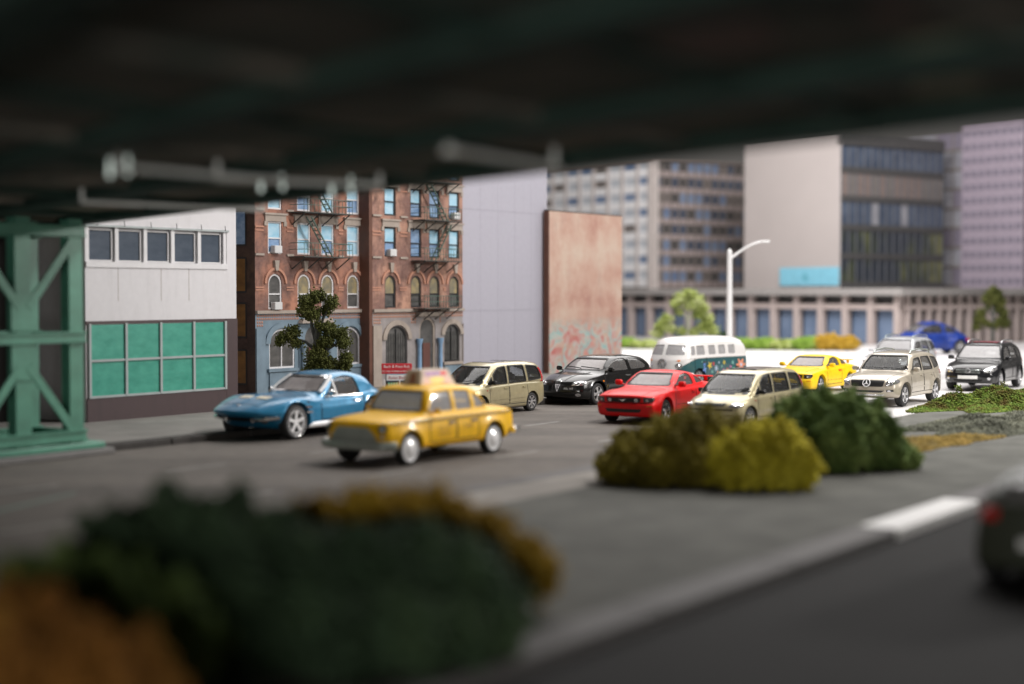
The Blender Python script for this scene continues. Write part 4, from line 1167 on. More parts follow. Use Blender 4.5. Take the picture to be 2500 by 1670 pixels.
# ------------------------------------------------------------------ black crossover
def crossover():
    sp = dict(top=[(-2.36, 1.08), (-2.3, 1.22), (-2.0, 1.46), (-1.6, 1.60), (-.8, 1.68), (-.1, 1.675), (.2, 1.64), (.38, 1.58), (1.08, 1.10), (1.22, 1.06), (1.8, .99), (2.2, .88), (2.36, .79)],
              sh=[(-2.36, 1.02), (-1.5, 1.05), (0, 1.02), (1, .98), (1.7, .93), (2.2, .81), (2.36, .76)],
              plan=[(-2.36, .80), (-1.9, .90), (-1.3, .92), (0, .90), (1.4, .92), (2.0, .88), (2.36, .79)],
              bot=[(-2.36, .38), (-1.9, .27), (1.8, .26), (2.36, .3)], bowf=.32, bowr=.16, rend=.07,
              nose=[(.2, -.06), (.5, .04), (.65, 0), (.9, -.05)], wx=(1.42, -1.34), wr=.37, ww=.23, flare=.04, tum=.28, shelf=.05, wide=.6, inb=.015, flz=1.0, rr=.11,
              cab=(-2.0, .85), floor=.5, dash=.72, dashz=1.02, seats=(0, -.95), rim='ten', wrad=.07,
              win=[[(.80, 1.08), (.34, 1.45), (-.20, 1.52), (-.22, 1.08)], [(-.34, 1.085), (-.32, 1.525), (-1.0, 1.51), (-1.14, 1.09)], [(-1.28, 1.10), (-1.14, 1.50), (-1.5, 1.45), (-1.86, 1.2), (-1.8, 1.13)]],
              shield=[[(-.76, 1.12), (.76, 1.12), (.60, 1.57), (-.60, 1.57)]], rear=[[(-.6, 1.15), (.6, 1.15), (.5, 1.5), (-.5, 1.5)]],
              doors=[(-.28, .94), (-1.15, -.32)], sillz=.42, fglass='bright_glass', sglass='car_glass', handz=.88, seatm='seat_grey')
    t, B, bv = make_car('crossover', 'glossy black crossover with silver headlamps and number plate beside the moss', sp, 'paint_charcoal')
    g = patch('grille', bv, 'F', rpoly([(-.40, .62), (.40, .62), (.46, .80), (-.46, .80)], .04), 'gap', t, .012, (.9, .6))
    strips('grille_bars', bv, 'F', [[(-.40, z), (.40, z)] for z in (.66, .705, .75)], .014, 'dull_chrome', g, .018)
    m = MB()
    m.tube([hit(bv, 'F', .085 * math.cos(2 * math.pi * k / 20), .72 + .065 * math.sin(2 * math.pi * k / 20), .034) for k in range(21)], .015, 6)
    m.tube([hit(bv, 'F', .03, .755, .036), hit(bv, 'F', -.03, .69, .036), hit(bv, 'F', .06, .69, .036)], .013, 6)
    m.build('emblem', 'chrome', g, True, 40)
    lamps_front(t, bv, rpoly([(.50, .66), (.74, .66), (.86, .76), (.84, .87), (.70, .86), (.54, .78)], .04), bulbs=((.62, .74, .06), (.74, .77, .05)))
    plate(t, bv, 'F', 0, .50, .66, .11)
    patch('lower_intake', bv, 'F', rpoly([(-.45, .36), (.45, .36), (.5, .43), (-.5, .43)], .02), 'gap', t, .008, (.9, .5))
    for sg in (1, -1):
        patch('fog_lamp', bv, 'F', ell(sg * .68, .46, .05, .05), 'lamp_glass', t, .012, (.6,))
        pts = [(.1, sg * .58, 1.63), (.0, sg * .58, 1.70), (-.8, sg * .58, 1.745), (-1.45, sg * .58, 1.69), (-1.55, sg * .58, 1.60)]
        MB().tube(pts, .024, 6).build('roof_rail', 'rim_silver', t, True, 40)
    patch('sunroof', bv, 'T', rpoly([(.05, -.42), (.05, .42), (-.65, .42), (-.65, -.42)], .06), 'tail_red', t, .01, (.9, .5))
    side_mirror(t, B, .78, 1.13, 'paint_charcoal', 1.1, .05)
    tail_lamps(t, bv, rpoly([(.55, .9), (.82, .9), (.80, 1.08), (.58, 1.08)], .02))
    plate(t, bv, 'R', 0, .68)
    return t
lex = crossover()
place(lex, (16.35, 51.0), 31, .97, 1.42, .90, .98)

# ------------------------------------------------------------------ blue beetle-shaped car and the dark car at the kerb
def bubble_car():
    sp = dict(top=[(-2.04, .60), (-1.92, .78), (-1.5, 1.02), (-1.1, 1.24), (-.6, 1.44), (-.1, 1.53), (.3, 1.51), (.7, 1.38), (1.15, 1.06), (1.3, .98), (1.65, .86), (1.95, .66), (2.04, .56)],
              sh=[(-2.04, .58), (-1.5, .86), (-.8, .95), (0, .93), (.9, .92), (1.5, .80), (2.04, .54)],
              plan=[(-2.04, .62), (-1.6, .80), (-1.2, .87), (-.4, .80), (.4, .80), (1.25, .87), (1.7, .80), (2.04, .62)],
              bot=[(-2.04, .36), (-1.7, .24), (1.7, .22), (2.04, .32)], bowf=.42, bowr=.42, rend=.09, wx=(1.25, -1.25), wr=.33, ww=.21, flare=.07, tum=.34, shelf=.06, wide=.55, inb=.02, rr=.14, crown=.06,
              cab=(-1.4, .95), floor=.42, dash=.75, dashz=.96, seats=(0, -.85), rim='five', wrad=.1,
              win=[[(.92, .99), (.42, 1.33), (-.02, 1.41), (-.32, 1.40), (-.40, .99)], [(-.52, 1.0), (-.46, 1.38), (-.82, 1.28), (-1.1, 1.08), (-1.0, 1.0)]],
              shield=[[(-.66, 1.06), (.66, 1.06), (.52, 1.39), (-.52, 1.39)]], rear=[[(-.5, 1.08), (.5, 1.08), (.4, 1.36), (-.4, 1.36)]],
              doors=[(-.46, 1.0)], sillz=.32, fglass='car_glass', sglass='dark_glass', handz=.80)
    t, B, bv = make_car('bubble_car', 'royal blue rounded bubble-shaped car standing before the far colonnade', sp, 'paint_royal')
    for sg in (1, -1):
        patch('headlight', bv, 'F', ell(sg * .58, .62, .11, .12), 'lamp_glass', t, .014, (.6,), dome=.02)
        patch('tail_light', bv, 'R', ell(sg * .60, .66, .10, .10), 'tail_red', t, .014, (.6,), dome=.01)
    strip('bumper_seam', bv, 'R', [(-.7, .52), (.7, .52)], .02, 'gap', t, .003)
    strip('bumper_seam', bv, 'F', [(-.7, .50), (.7, .50)], .02, 'gap', t, .003)
    side_mirror(t, B, .82, 1.05, 'paint_royal', 1.0, .05)
    plate(t, bv, 'R', 0, .44)
    return t
bub = bubble_car()
bub.location = (22.3, 81.6, 0); bub.rotation_euler = (0, 0, R(180 + 8)); bub.scale = (1.08, 1.08, 1.14)

olive = copy_tree(hatch); repaint(olive, 'paint_olive')
olive.name = 'parked_car'
olive['label'] = 'dark olive car with red tail lamps parked beside the near kerb'
olive.location = (6.95, 18.2, 0.004); olive.rotation_euler = (0, 0, R(55)); olive.scale = (1.0, 1.0, .90)
# ------------------------------------------------------------------ setting materials
def asphalt_mat():
    m, nt, b = nt_new('asphalt')
    co = objco(nt)
    big = noise(nt, co, 0.22, 5, 0.6); mid = noise(nt, co, 2.2, 6, 0.65); fine = noise(nt, co, 34, 3, 0.7)
    c = ramp(nt, big, [(0.3, (0.104, 0.091, 0.079)), (0.7, (0.166, 0.145, 0.128))])
    c = mixc(nt, 0.55, c, ramp(nt, mid, [(0.3, (0.086, 0.076, 0.067)), (0.72, (0.195, 0.171, 0.151))]))
    v = ND(nt, 'ShaderNodeTexVoronoi'); v.inputs['Scale'].default_value = 7.0
    nt.links.new(co, v.inputs['Vector'])
    sp = ramp(nt, v.outputs['Distance'], [(0.05, (1, 1, 1)), (0.09, (0, 0, 0))])
    n2 = noise(nt, co, 1.1, 2)
    gate = ramp(nt, n2, [(0.56, (0, 0, 0)), (0.62, (1, 1, 1))])
    c = mixc(nt, mixc(nt, 1.0, sp, gate, 'MULTIPLY'), c, (0.26, 0.25, 0.235))
    c = mixc(nt, 0.35, c, ramp(nt, fine, [(0.35, (0.05, 0.05, 0.05)), (0.65, (0.2, 0.19, 0.18))]))
    # long worn wheel tracks along the street
    mp = ND(nt, 'ShaderNodeMapping'); mp.inputs['Rotation'].default_value = (0, 0, -RZU); mp.inputs['Scale'].default_value = (0.05, 0.8, 1)
    nt.links.new(co, mp.inputs[0])
    tr = noise(nt, mp.outputs[0], 1.0, 5, 0.6)
    c = mixc(nt, 0.45, c, mixc(nt, 1.0, c, ramp(nt, tr, [(0.38, (0.55, 0.54, 0.54)), (0.6, (1.15, 1.12, 1.08))]), 'MULTIPLY'))
    nt.links.new(c, b.inputs['Base Color'])
    b.inputs['Roughness'].default_value = 0.8
    b.inputs['Specular IOR Level'].default_value = 0.22
    bump(nt, b, fine, 0.35, 0.02)
    return m
asphalt_mat()
plain('tabletop', (0.66, 0.645, 0.64), 0.45, var=0.02, nscale=0.4)
plain('paving', (0.20, 0.19, 0.175), 0.8, var=0.18, nscale=1.4, bmp=0.25, bscale=25)
plain('gravel_grey', (0.118, 0.118, 0.106), 0.9, var=0.35, nscale=1.3, bmp=0.5, bscale=14, spec=0.2)
plain('kerb_stone', (0.095, 0.088, 0.086), 0.75, var=0.15, nscale=4, bmp=0.2)
plain('kerb_dark', (0.06, 0.056, 0.053), 0.85, var=0.2, nscale=4, spec=0.15)
plain('kerb_white', (0.78, 0.77, 0.76), 0.5, var=0.05)
plain('road_paint', (0.24, 0.23, 0.215), 0.7, var=0.35, nscale=6)
plain('road_paint_green', (0.14, 0.20, 0.17), 0.7, var=0.3, nscale=6)
def brick_mat(name, c1, c2, mort, patchc, sc=9.0):
    m, nt, b = nt_new(name)
    tc = ND(nt, 'ShaderNodeTexCoord'); sx = ND(nt, 'ShaderNodeSeparateXYZ'); cb = ND(nt, 'ShaderNodeCombineXYZ')
    nt.links.new(tc.outputs['Object'], sx.inputs[0])
    ad = ND(nt, 'ShaderNodeMath', operation='ADD')
    nt.links.new(sx.outputs[0], ad.inputs[0]); nt.links.new(sx.outputs[1], ad.inputs[1])
    nt.links.new(ad.outputs[0], cb.inputs[0]); nt.links.new(sx.outputs[2], cb.inputs[1])
    br = ND(nt, 'ShaderNodeTexBrick')
    br.inputs['Scale'].default_value = sc
    br.inputs['Color1'].default_value = (*c1, 1); br.inputs['Color2'].default_value = (*c2, 1); br.inputs['Mortar'].default_value = (*mort, 1)
    br.inputs['Mortar Size'].default_value = 0.02
    nt.links.new(cb.outputs[0], br.inputs['Vector'])
    n1 = noise(nt, tc.outputs['Object'], 0.9, 6, 0.6); n2 = noise(nt, tc.outputs['Object'], 2.3, 6, 0.65)
    c = mixc(nt, ramp(nt, n1, [(0.44, (0, 0, 0)), (0.64, (0.9, 0.9, 0.9))]), br.outputs['Color'], patchc)
    c = mixc(nt, ramp(nt, n2, [(0.48, (0, 0, 0)), (0.68, (0.8, 0.8, 0.8))]), c, tuple(v * 0.4 for v in c1))
    nt.links.new(c, b.inputs['Base Color'])
    b.inputs['Roughness'].default_value = 0.8
    bump(nt, b, br.outputs['Fac'], -0.3, 0.01)
    return m
brick_mat('brick_a', (0.165, 0.078, 0.062), (0.215, 0.105, 0.082), (0.15, 0.12, 0.105), (0.42, 0.19, 0.12))
brick_mat('brick_b', (0.19, 0.092, 0.072), (0.24, 0.12, 0.095), (0.17, 0.135, 0.12), (0.48, 0.27, 0.19))
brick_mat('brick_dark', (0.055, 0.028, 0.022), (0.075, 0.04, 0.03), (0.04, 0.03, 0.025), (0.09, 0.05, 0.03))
def streak_mat(name, base, dark, amt=0.5, rough=0.7, vs=(3.0, 3.0, 0.35), spread=(0.5, 0.75)):
    m, nt, b = nt_new(name)
    n = noise(nt, objco(nt, vs), 1.4, 7, 0.65); n2 = noise(nt, objco(nt), 6, 5, 0.6)
    c = mixc(nt, ramp(nt, n, [(spread[0], (0, 0, 0)), (spread[1], (amt, amt, amt))]), base, dark)
    c = mixc(nt, 0.25, c, ramp(nt, n2, [(0.3, tuple(v * 0.85 for v in base)), (0.7, tuple(min(1, v * 1.1) for v in base))]))
    nt.links.new(c, b.inputs['Base Color']); b.inputs['Roughness'].default_value = rough
    return m
streak_mat('render_white', (0.645, 0.63, 0.645), (0.46, 0.44, 0.445), 0.4)
streak_mat('panel_lilac', (0.37, 0.36, 0.415), (0.315, 0.305, 0.355), 0.35, 0.6, (2.5, 2.5, 0.12))
streak_mat('maroon', (0.055, 0.032, 0.034), (0.03, 0.02, 0.022), 0.6, 0.5)
plain('white_frame', (0.66, 0.65, 0.66), 0.5, var=0.06)
plain('grey_frame', (0.34, 0.38, 0.38), 0.45, var=0.1)
def pane_mat(name, c1, c2, rough=0.25, scale=(1.5, 1.5, 3.0), spec=0.5, metal=0.0):
    m, nt, b = nt_new(name)
    n = noise(nt, objco(nt, scale), 1.6, 5, 0.6)
    nt.links.new(ramp(nt, n, [(0.3, c1), (0.7, c2)]), b.inputs['Base Color'])
    b.inputs['Roughness'].default_value = rough; b.inputs['Specular IOR Level'].default_value = spec; b.inputs['Metallic'].default_value = metal
    return m
pane_mat('pane_green', (0.035, 0.26, 0.19), (0.075, 0.36, 0.27), 0.3)
pane_mat('pane_slate', (0.045, 0.062, 0.088), (0.07, 0.09, 0.12), 0.4, spec=0.15)
pane_mat('pane_sky', (0.24, 0.50, 0.66), (0.50, 0.66, 0.76), 0.3)
pane_mat('pane_blue', (0.12, 0.22, 0.40), (0.34, 0.46, 0.62), 0.3)
pane_mat('pane_dusk', (0.10, 0.11, 0.11), (0.42, 0.33, 0.16), 0.3, (1.5, 1.5, 1.2))
pane_mat('pane_dark', (0.055, 0.055, 0.055), (0.13, 0.125, 0.12), 0.3)
pane_mat('pane_amber', (0.12, 0.055, 0.015), (0.25, 0.12, 0.03), 0.35)
plain('stone_trim', (0.33, 0.28, 0.24), 0.8, var=0.2)
plain('stone_blue', (0.155, 0.215, 0.265), 0.75, var=0.25, nscale=2)
plain('stone_mixed', (0.27, 0.245, 0.24), 0.75, var=0.3, nscale=2)
plain('column_blue', (0.20, 0.33, 0.50), 0.6, var=0.15)
plain('terracotta', (0.44, 0.22, 0.15), 0.8, var=0.15)
plain('black_frame', (0.02, 0.02, 0.022), 0.6)
plain('iron_green', (0.075, 0.12, 0.095), 0.6, var=0.2)
plain('iron_dark', (0.05, 0.05, 0.045), 0.7, var=0.2)
plain('ac_white', (0.55, 0.55, 0.55), 0.6)
plain('door_red', (0.12, 0.05, 0.04), 0.5)
plain('brown_wood', (0.11, 0.045, 0.028), 0.7, var=0.25)
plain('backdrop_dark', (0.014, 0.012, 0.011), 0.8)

# ------------------------------------------------------------------ table, road, pavement, planted strip
def slab(name, poly, z0, z1, mat, parent=None, kind=None):
    n = len(poly)
    v = [(p[0], p[1], z0) for p in poly] + [(p[0], p[1], z1) for p in poly]
    f = [tuple(range(n, 2 * n)), tuple(range(n - 1, -1, -1))] + [(i, (i + 1) % n, (i + 1) % n + n, i + n) for i in range(n)]
    me = mesh_of(v, f)
    bm = bmesh.new(); bm.from_mesh(me); bmesh.ops.recalc_face_normals(bm, faces=bm.faces); bm.to_mesh(me); bm.free()
    o = link(name, me, mat, parent)
    if kind: o['kind'] = kind
    return o
slab('tabletop', [(-90, -30), (110, -30), (110, 190), (-90, 190)], -0.5, -0.012, 'tabletop', kind='structure')
plain('asphalt_dark', (0.012, 0.0115, 0.0112), 0.85, var=0.3, nscale=1.2, bmp=0.3, bscale=20, spec=0.15)  # darker asphalt; dim light under the overpass is put into its colour
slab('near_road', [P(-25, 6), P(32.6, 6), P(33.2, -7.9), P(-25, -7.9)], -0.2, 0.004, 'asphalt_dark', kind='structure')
slab('road', [P(-25, -7.9), P(33.2, -7.9), P(36.5, -12.2), (8.0, 42.0), (4.9, 62.8), P(56, -25.2), P(-25, -25.2)], -0.2, 0.0, 'asphalt', kind='structure')
slab('pavement', [P(-20, -25.3), P(56, -25.3), P(56, -40), P(-20, -40)], -0.2, 0.13, 'paving', kind='structure')
med = slab('planted_strip', [P(-12, -7.95), P(33.5, -7.95), P(44, -8.4), P(48, -11.5), P(46, -14.0), P(33.0, -14.45), P(-12, -14.45)], -0.2, 0.11, 'gravel_grey', kind='structure')
def kerb_run(parent, s0, s1, q0, q1, z1, mat, stone=1.6, name='kerb_stone', whites=()):
    n = max(1, round((s1 - s0) / stone)); L = (s1 - s0) / n
    for i in range(n):
        a = s0 + i * L + 0.008; b = s0 + (i + 1) * L - 0.008
        m = MB(); m.cbox(a, b, q0, q1, -0.1, z1, 0.02)
        m.v = [tuple(P(x, y, z)) for x, y, z in m.v]
        m.build(name, 'kerb_white' if i in whites else mat, parent)
kerb_run(bpy.data.objects['pavement'], -20, 56, -25.3, -24.9, 0.145, 'kerb_dark', 2.4)
kerb_run(med, -12, 19.5, -7.95, -7.4, 0.15, 'kerb_stone', 3.05)
kerb_run(med, 19.5, 22.9, -7.95, -7.4, 0.152, 'kerb_white', 3.7)
kerb_run(med, 22.9, 33.5, -7.95, -7.4, 0.15, 'kerb_stone', 3.05)
kerb_run(med, -12, 33.0, -14.9, -14.45, 0.125, 'kerb_stone', 3.0)
plain('strip_pale', (0.27, 0.25, 0.228), 0.85, var=0.2, nscale=1.2, spec=0.2)
v = strip_poly(-12, 33, -14.45, -13.3, 0.114)
obj('paved_edge', v, [(0, 1, 2, 3)], 'strip_pale', med)
# lane dashes
rd = bpy.data.objects['road']
for s0, q in [(s, -17.7) for s in np.arange(-6.5, 46, 3.9)] + [(s, -21.3) for s in np.arange(-8, 46, 3.9)]:
    if P(s0, q).y < 10 or P(s0, q).y > 50: continue
    v = strip_poly(s0, s0 + 1.5, q - 0.055, q + 0.055, 0.004)
    obj('lane_dash', v, [(0, 1, 2, 3)], 'road_paint', rd)
v = [P(11.3, -18.5, .004), P(11.4, -18.35, .004), P(16.4, -20.2, .004), P(16.4, -20.3, .004)]
obj('worn_line', v, [(0, 1, 2, 3)], 'road_paint_green', rd)

# ------------------------------------------------------------------ facade kit
def facade_sheet(W, H, holes, depth=0.14):
    """front sheet (y=0) with openings and their reveals going back to y=depth"""
    bm = bmesh.new()
    def loop(pts, y=0.0):
        vs = [bm.verts.new((x, y, z)) for x, z in pts]
        es = [bm.edges.new((vs[i], vs[(i + 1) % len(vs)])) for i in range(len(vs))]
        return vs, es
    edges = loop([(0, 0), (W, 0), (W, H), (0, H)])[1]
    hv = []
    for h in holes:
        vs, es = loop(h); edges += es; hv.append((vs, h))
    bmesh.ops.triangle_fill(bm, use_beauty=True, use_dissolve=False, edges=edges)
    for vs, h in hv:
        b2 = [bm.verts.new((x, depth, z)) for x, z in h]
        n = len(vs)
        for i in range(n):
            bm.faces.new((vs[i], vs[(i + 1) % n], b2[(i + 1) % n], b2[i]))
    me = bpy.data.meshes.new('wall')
    for f in bm.faces:
        if abs(f.normal.y) > 0.9 and f.normal.y > 0: f.normal_flip()
    bm.to_mesh(me); bm.free()
    return me
def rect(x0, x1, z0, z1): return [(x0, z0), (x1, z0), (x1, z1), (x0, z1)]
def archp(x0, x1, z0, z1, n=12, k=1.0):
    r = (x1 - x0) / 2; cx = (x0 + x1) / 2; zc = z1 - r * k
    return [(x0, z0), (x1, z0)] + [(cx + r * math.cos(math.pi * i / n), zc + r * k * math.sin(math.pi * i / n)) for i in range(n + 1)]
def inset_poly(p, d):
    cx = (min(a for a, b in p) + max(a for a, b in p)) / 2; cz = (min(b for a, b in p) + max(b for a, b in p)) / 2
    w = (max(a for a, b in p) - min(a for a, b in p)) / 2; h = (max(b for a, b in p) - min(b for a, b in p)) / 2
    return [(cx + (a - cx) * (1 - d / w), cz + (b - cz) * (1 - d / h)) for a, b in p]
def frame_mesh(p, d, y0, y1):
    q = inset_poly(p, d); n = len(p)
    v = [(a, y0, b) for a, b in p] + [(a, y0, b) for a, b in q] + [(a, y1, b) for a, b in q]
    f = []
    for i in range(n):
        j = (i + 1) % n
        f.append((i, j, n + j, n + i)); f.append((n + i, n + j, 2 * n + j, 2 * n + i))
    return v, f
def add_window(b, p, fm, pm, fr=0.05, mid=None, vert=None, y=0.05, low=None, name='window'):
    """window frame (part) with panes and bars (sub-parts); p is its outline"""
    v, f = frame_mesh(p, fr, y, y + 0.05)
    o = obj(name, v, f, fm, b)
    q = inset_poly(p, fr * 0.9)
    z0 = min(c for a, c in q); z1 = max(c for a, c in q); x0 = min(a for a, c in q); x1 = max(a for a, c in q)
    if mid is None:
        obj('pane', [(a, y + 0.035, c) for a, c in q], [tuple(range(len(q)))], pm, o)
    else:
        zm = z0 + (z1 - z0) * mid
        obj('pane', [(x0, y + 0.04, z0), (x1, y + 0.04, z0), (x1, y + 0.04, zm), (x0, y + 0.04, zm)], [(0, 1, 2, 3)], low or pm, o)
        up = [(x0, zm), (x1, zm)] + [c for c in q if c[1] > zm + 1e-4]
        obj('pane', [(a, y + 0.03, c) for a, c in up], [tuple(range(len(up)))], pm, o)
        MB().box(x0, x1, y - 0.002, y + 0.045, zm - 0.02, zm + 0.02).build('meeting_rail', fm, o)
    if vert:
        for t in vert:
            xx = x0 + (x1 - x0) * t
            MB().box(xx - 0.02, xx + 0.02, y - 0.003, y + 0.045, z0, z1 - (0.06 if len(p) > 4 else 0)).build('glazing_bar', fm, o)
    return o
def building_at(name, label, cat, s, q, group=None):
    return thing(name, label, cat, P(s, q, 0.13), RZU, group=group)

# ------------------------------------------------------------------ white shop building with green glazing
def white_shop():
    W, H = 5.05, 7.2
    b = building_at('shop_building', 'white rendered shop building with green ground-floor glazing', 'building', 24.45, -29.75)
    up = [rect(0.02 + i * 0.92 + 0.10, 0.02 + i * 0.92 + 0.86, 3.93, 4.72) for i in range(5)]
    g = rect(0.10, 4.78, 0.62, 2.72)
    link('wall', facade_sheet(W, 7.07, [rect(0.02, 4.72, 3.80, 4.80)] , 0.1), 'render_white', b, (0, 0, 0))
    # the wall sheet starts above the dark plinth
    MB().box(-0.0, 4.66, -0.03, -0.004, 0, 0.58).build('plinth', 'maroon', b)
    MB().box(4.662, W + 0.02, -0.035, -0.004, 0, 2.46).build('pilaster', 'maroon', b)
    MB().box(-0.02, 4.66, -0.02, -0.005, 2.38, 2.46).build('head_band', 'maroon', b)
    n = 4; cw = 4.54 / n
    for i in range(n):
        for j in range(2):
            x0 = 0.08 + i * cw; z0 = 0.60 + j * 0.89
            p = rect(x0 + 0.03, x0 + cw - 0.03, z0, z0 + 0.88)
            obj('pane', [(a, -0.012, c) for a, c in p], [(0, 1, 2, 3)], 'pane_green', b)
    for i in range(n + 1):
        x = 0.08 + i * cw
        MB().box(x - 0.035, x + 0.035, -0.06, -0.006, 0.58, 2.40).build('mullion', 'grey_frame', b)
    for z in (0.60, 1.49):
        MB().box(0.06, 4.66, -0.052, -0.007, z - 0.028, z + 0.028).build('transom', 'grey_frame', b)
    for p in up:
        add_window(b, p, 'white_frame', 'pane_slate', 0.03, y=0.06)
    for i in range(6):
        x = 0.02 + i * 0.92 - 0.01
        MB().box(x, x + 0.11 if i < 5 else x + 0.10, 0.01, 0.09, 3.80, 4.80).build('window_pier', 'white_frame', b)
    MB().box(0.0, 4.74, -0.03, 0.09, 3.78, 3.92).build('sill', 'white_frame', b)
    MB().box(0.0, 4.78, -0.035, 0.02, 4.77, 4.82).build('shade_strip', 'grey_frame', b)  # thin grey strip painted in as shading along the window heads
    for i in range(6):
        x = 0.35 + i * 0.86
        MB().bar((x, -0.03, 4.80), (x - 0.1, -0.12, 4.93), 0.015, 0.015).build('wire_bracket', 'black_frame', b)
    for x in (1.0, 2.4, 3.35):
        MB().box(x, x + 0.012, -0.003, 0.01, 2.95, 3.78).build('wall_joint', 'stone_trim', b)
    MB().box(0, W, 0.12, 5.5, 0, H).box(-0.015, 0.0, 0.0, 5.5, 0, H).box(W, W + 0.015, 0.0, 5.5, 0, H).box(0, W, 0.0, 0.119, 7.07, H).build('side_walls', 'render_white', b)
    return b
shop = white_shop()
MB().box(0, 8.6, 0, 5, 0, 6.2).build('wall', 'backdrop_dark', building_at('dark_building', 'near-black building behind the green steel pier, shadow painted into its colour', 'building', 15.6, -31.6))  # near-black colour stands in for the shade under the overpass

# ------------------------------------------------------------------ two brick tenements
def tenement(name, label, s, q, W, wx, wall, fm, H=9.6, side=None, left=True):
    b = building_at(name, label, 'building', s, q, 'brick tenements')
    H2 = 2.5
    ww = 0.62 if left else 0.60
    holes = []; wins = []
    fl = [(5.88 - 0.13, 6.86 - 0.13), (4.50 - 0.13, 5.50 - 0.13)]
    for r, (z0, z1) in enumerate([(7.15, 8.12)] + fl):
        for i, x in enumerate(wx):
            p = rect(x - ww / 2, x + ww / 2, z0, z1); holes.append(p)
            wins.append((p, 'pane_sky' if (i + r) % 3 or left else 'pane_blue', 0.48, None, 'u', i, r))
    for i, x in enumerate(wx):
        p = archp(x - ww / 2 + 0.01, x + ww / 2 - 0.01, 2.64, 3.74); holes.append(p)
        wins.append((p, ('pane_dark', 'pane_dusk', 'pane_dusk', 'pane_dusk')[i] if left else 'pane_dusk', 0.42, None, 'a', i, 3))
    if left:
        gf = [(1.18, 1.15, .78, 2.02), (4.35, 1.15, .78, 2.02)]; dr = (2.65, .95, 0.05, 2.15)
    else:
        gf = [(1.28, 1.15, .70, 2.02), (4.38, .90, .70, 2.02)]; dr = (2.97, .90, 0.05, 2.3)
    for x, w2, z0, z1 in gf:
        p = archp(x - w2 / 2, x + w2 / 2, z0, z1, k=0.8); holes.append(p); wins.append((p, 'pane_dark', None, (0.5,), 'g', 0, 4))
    dp = archp(dr[0] - dr[1] / 2, dr[0] + dr[1] / 2, dr[2], dr[3], k=0.9); holes.append(dp)
    link('wall', facade_sheet(W, H - H2, [[(a, c - H2) for a, c in p] for p in holes if min(c for a, c in p) > H2], 0.12), wall, b, (0, 0, H2))
    link('ground_floor_wall', facade_sheet(W, H2, [p for p in holes if max(c for a, c in p) < H2], 0.12), 'stone_blue' if left else 'stone_mixed', b)
    MB().box(0, W, 0.13, 5, 0, H).box(0, W, 0, 0.129, H, H + 0.02).build('backing', 'backdrop_dark', b)
    low = {'u': 'pane_blue', 'a': 'pane_dark', 'g': None}
    for p, pm, mid, vert, kd, i, r in wins:
        o = add_window(b, p, ('white_frame' if left else 'black_frame') if kd != 'g' else ('white_frame' if left else 'black_frame'), pm, 0.055, mid, vert, 0.03, None if kd == 'u' and (i + r) % 2 else low[kd])
        x0 = min(a for a, c in p); x1 = max(a for a, c in p); z0 = min(c for a, c in p); z1 = max(c for a, c in p)
        if kd == 'u':
            MB().box(x0 - .15, x1 + .15, -.05, .03, z1, z1 + .20).box(x0 - .20, x1 + .20, -.09, .03, z1 + .20, z1 + .26).box(x0 - .19, x0 - .06, -.045, .03, z1 - .14, z1).box(x1 + .06, x1 + .19, -.045, .03, z1 - .14, z1).build('lintel', 'stone_trim', o)
        if kd == 'a':
            v = []; f = []
            cx = (x0 + x1) / 2; r0 = (x1 - x0) / 2
            for k in range(15):
                a = math.pi * k / 14
                for rr, y in ((r0 + .12, -.002), (r0 + .12, -.05), (r0 + .20, -.05), (r0 + .20, -.002)):
                    v.append((cx + rr * math.cos(a), y, z1 - r0 + rr * math.sin(a)))
            for k in range(14):
                for a in range(3):
                    f.append((k * 4 + a, k * 4 + a + 1, k * 4 + 5 + a, k * 4 + 4 + a))
            obj('arch_band', v, f, 'terracotta', o)
            MB().prism([(cx - .06, z1 + .10), (cx + .06, z1 + .10), (cx + .10, z1 + .42), (cx - .10, z1 + .42)], -.10, 0, 'y').build('keystone', 'stone_trim', o)
        if kd == 'g':
            v = []; f = []
            cx = (x0 + x1) / 2; r0 = (x1 - x0) / 2
            for k in range(15):
                a = math.pi * k / 14
                for rr, y in ((r0 + .01, -.002), (r0 + .01, -.06), (r0 + .20, -.06), (r0 + .20, -.002)):
                    v.append((cx + rr * math.cos(a), y, z1 - r0 * .8 + rr * .85 * math.sin(a)))
            for k in range(14):
                for a in range(3):
                    f.append((k * 4 + a, k * 4 + a + 1, k * 4 + 5 + a, k * 4 + 4 + a))
            obj('arch_band', v, f, 'stone_blue' if left else 'stone_trim', o)
            if not left:
                for k in range(1, 9):
                    xx = x0 + (x1 - x0) * k / 9
                    MB().box(xx - .008, xx + .008, -.02, -.004, z0, z1 - .25).build('window_bar', 'iron_dark', o)
            MB().box(x0 - .1, x1 + .1, -.09, 0.0, z0 - .1, z0).build('sill', 'stone_blue' if left else 'stone_trim', o)
    # horizontal stone courses
    for z, h, d, mt in ((2.50, .10, .10, 'stone_trim'), (4.30, .07, .05, 'stone_trim'), (5.17, .05, .03, 'terracotta'), (5.06, .04, .025, 'terracotta'), (5.70, .06, .06, 'stone_trim'), (6.58, .05, .03, 'terracotta'), (6.98, .06, .06, 'stone_trim'), (3.30, .04, .02, 'terracotta'), (3.22, .04, .02, 'terracotta'), (8.5, .2, .2, 'stone_trim')):
        xs = [0.0]
        seg = []
        blk = []
        for p in holes:
            pz0 = min(c for a, c in p); pz1 = max(c for a, c in p)
            if pz0 - 0.01 < z + h and pz1 + 0.28 > z:
                blk.append((min(a for a, c in p) - .2, max(a for a, c in p) + .2))
        blk.sort(); x = 0.0
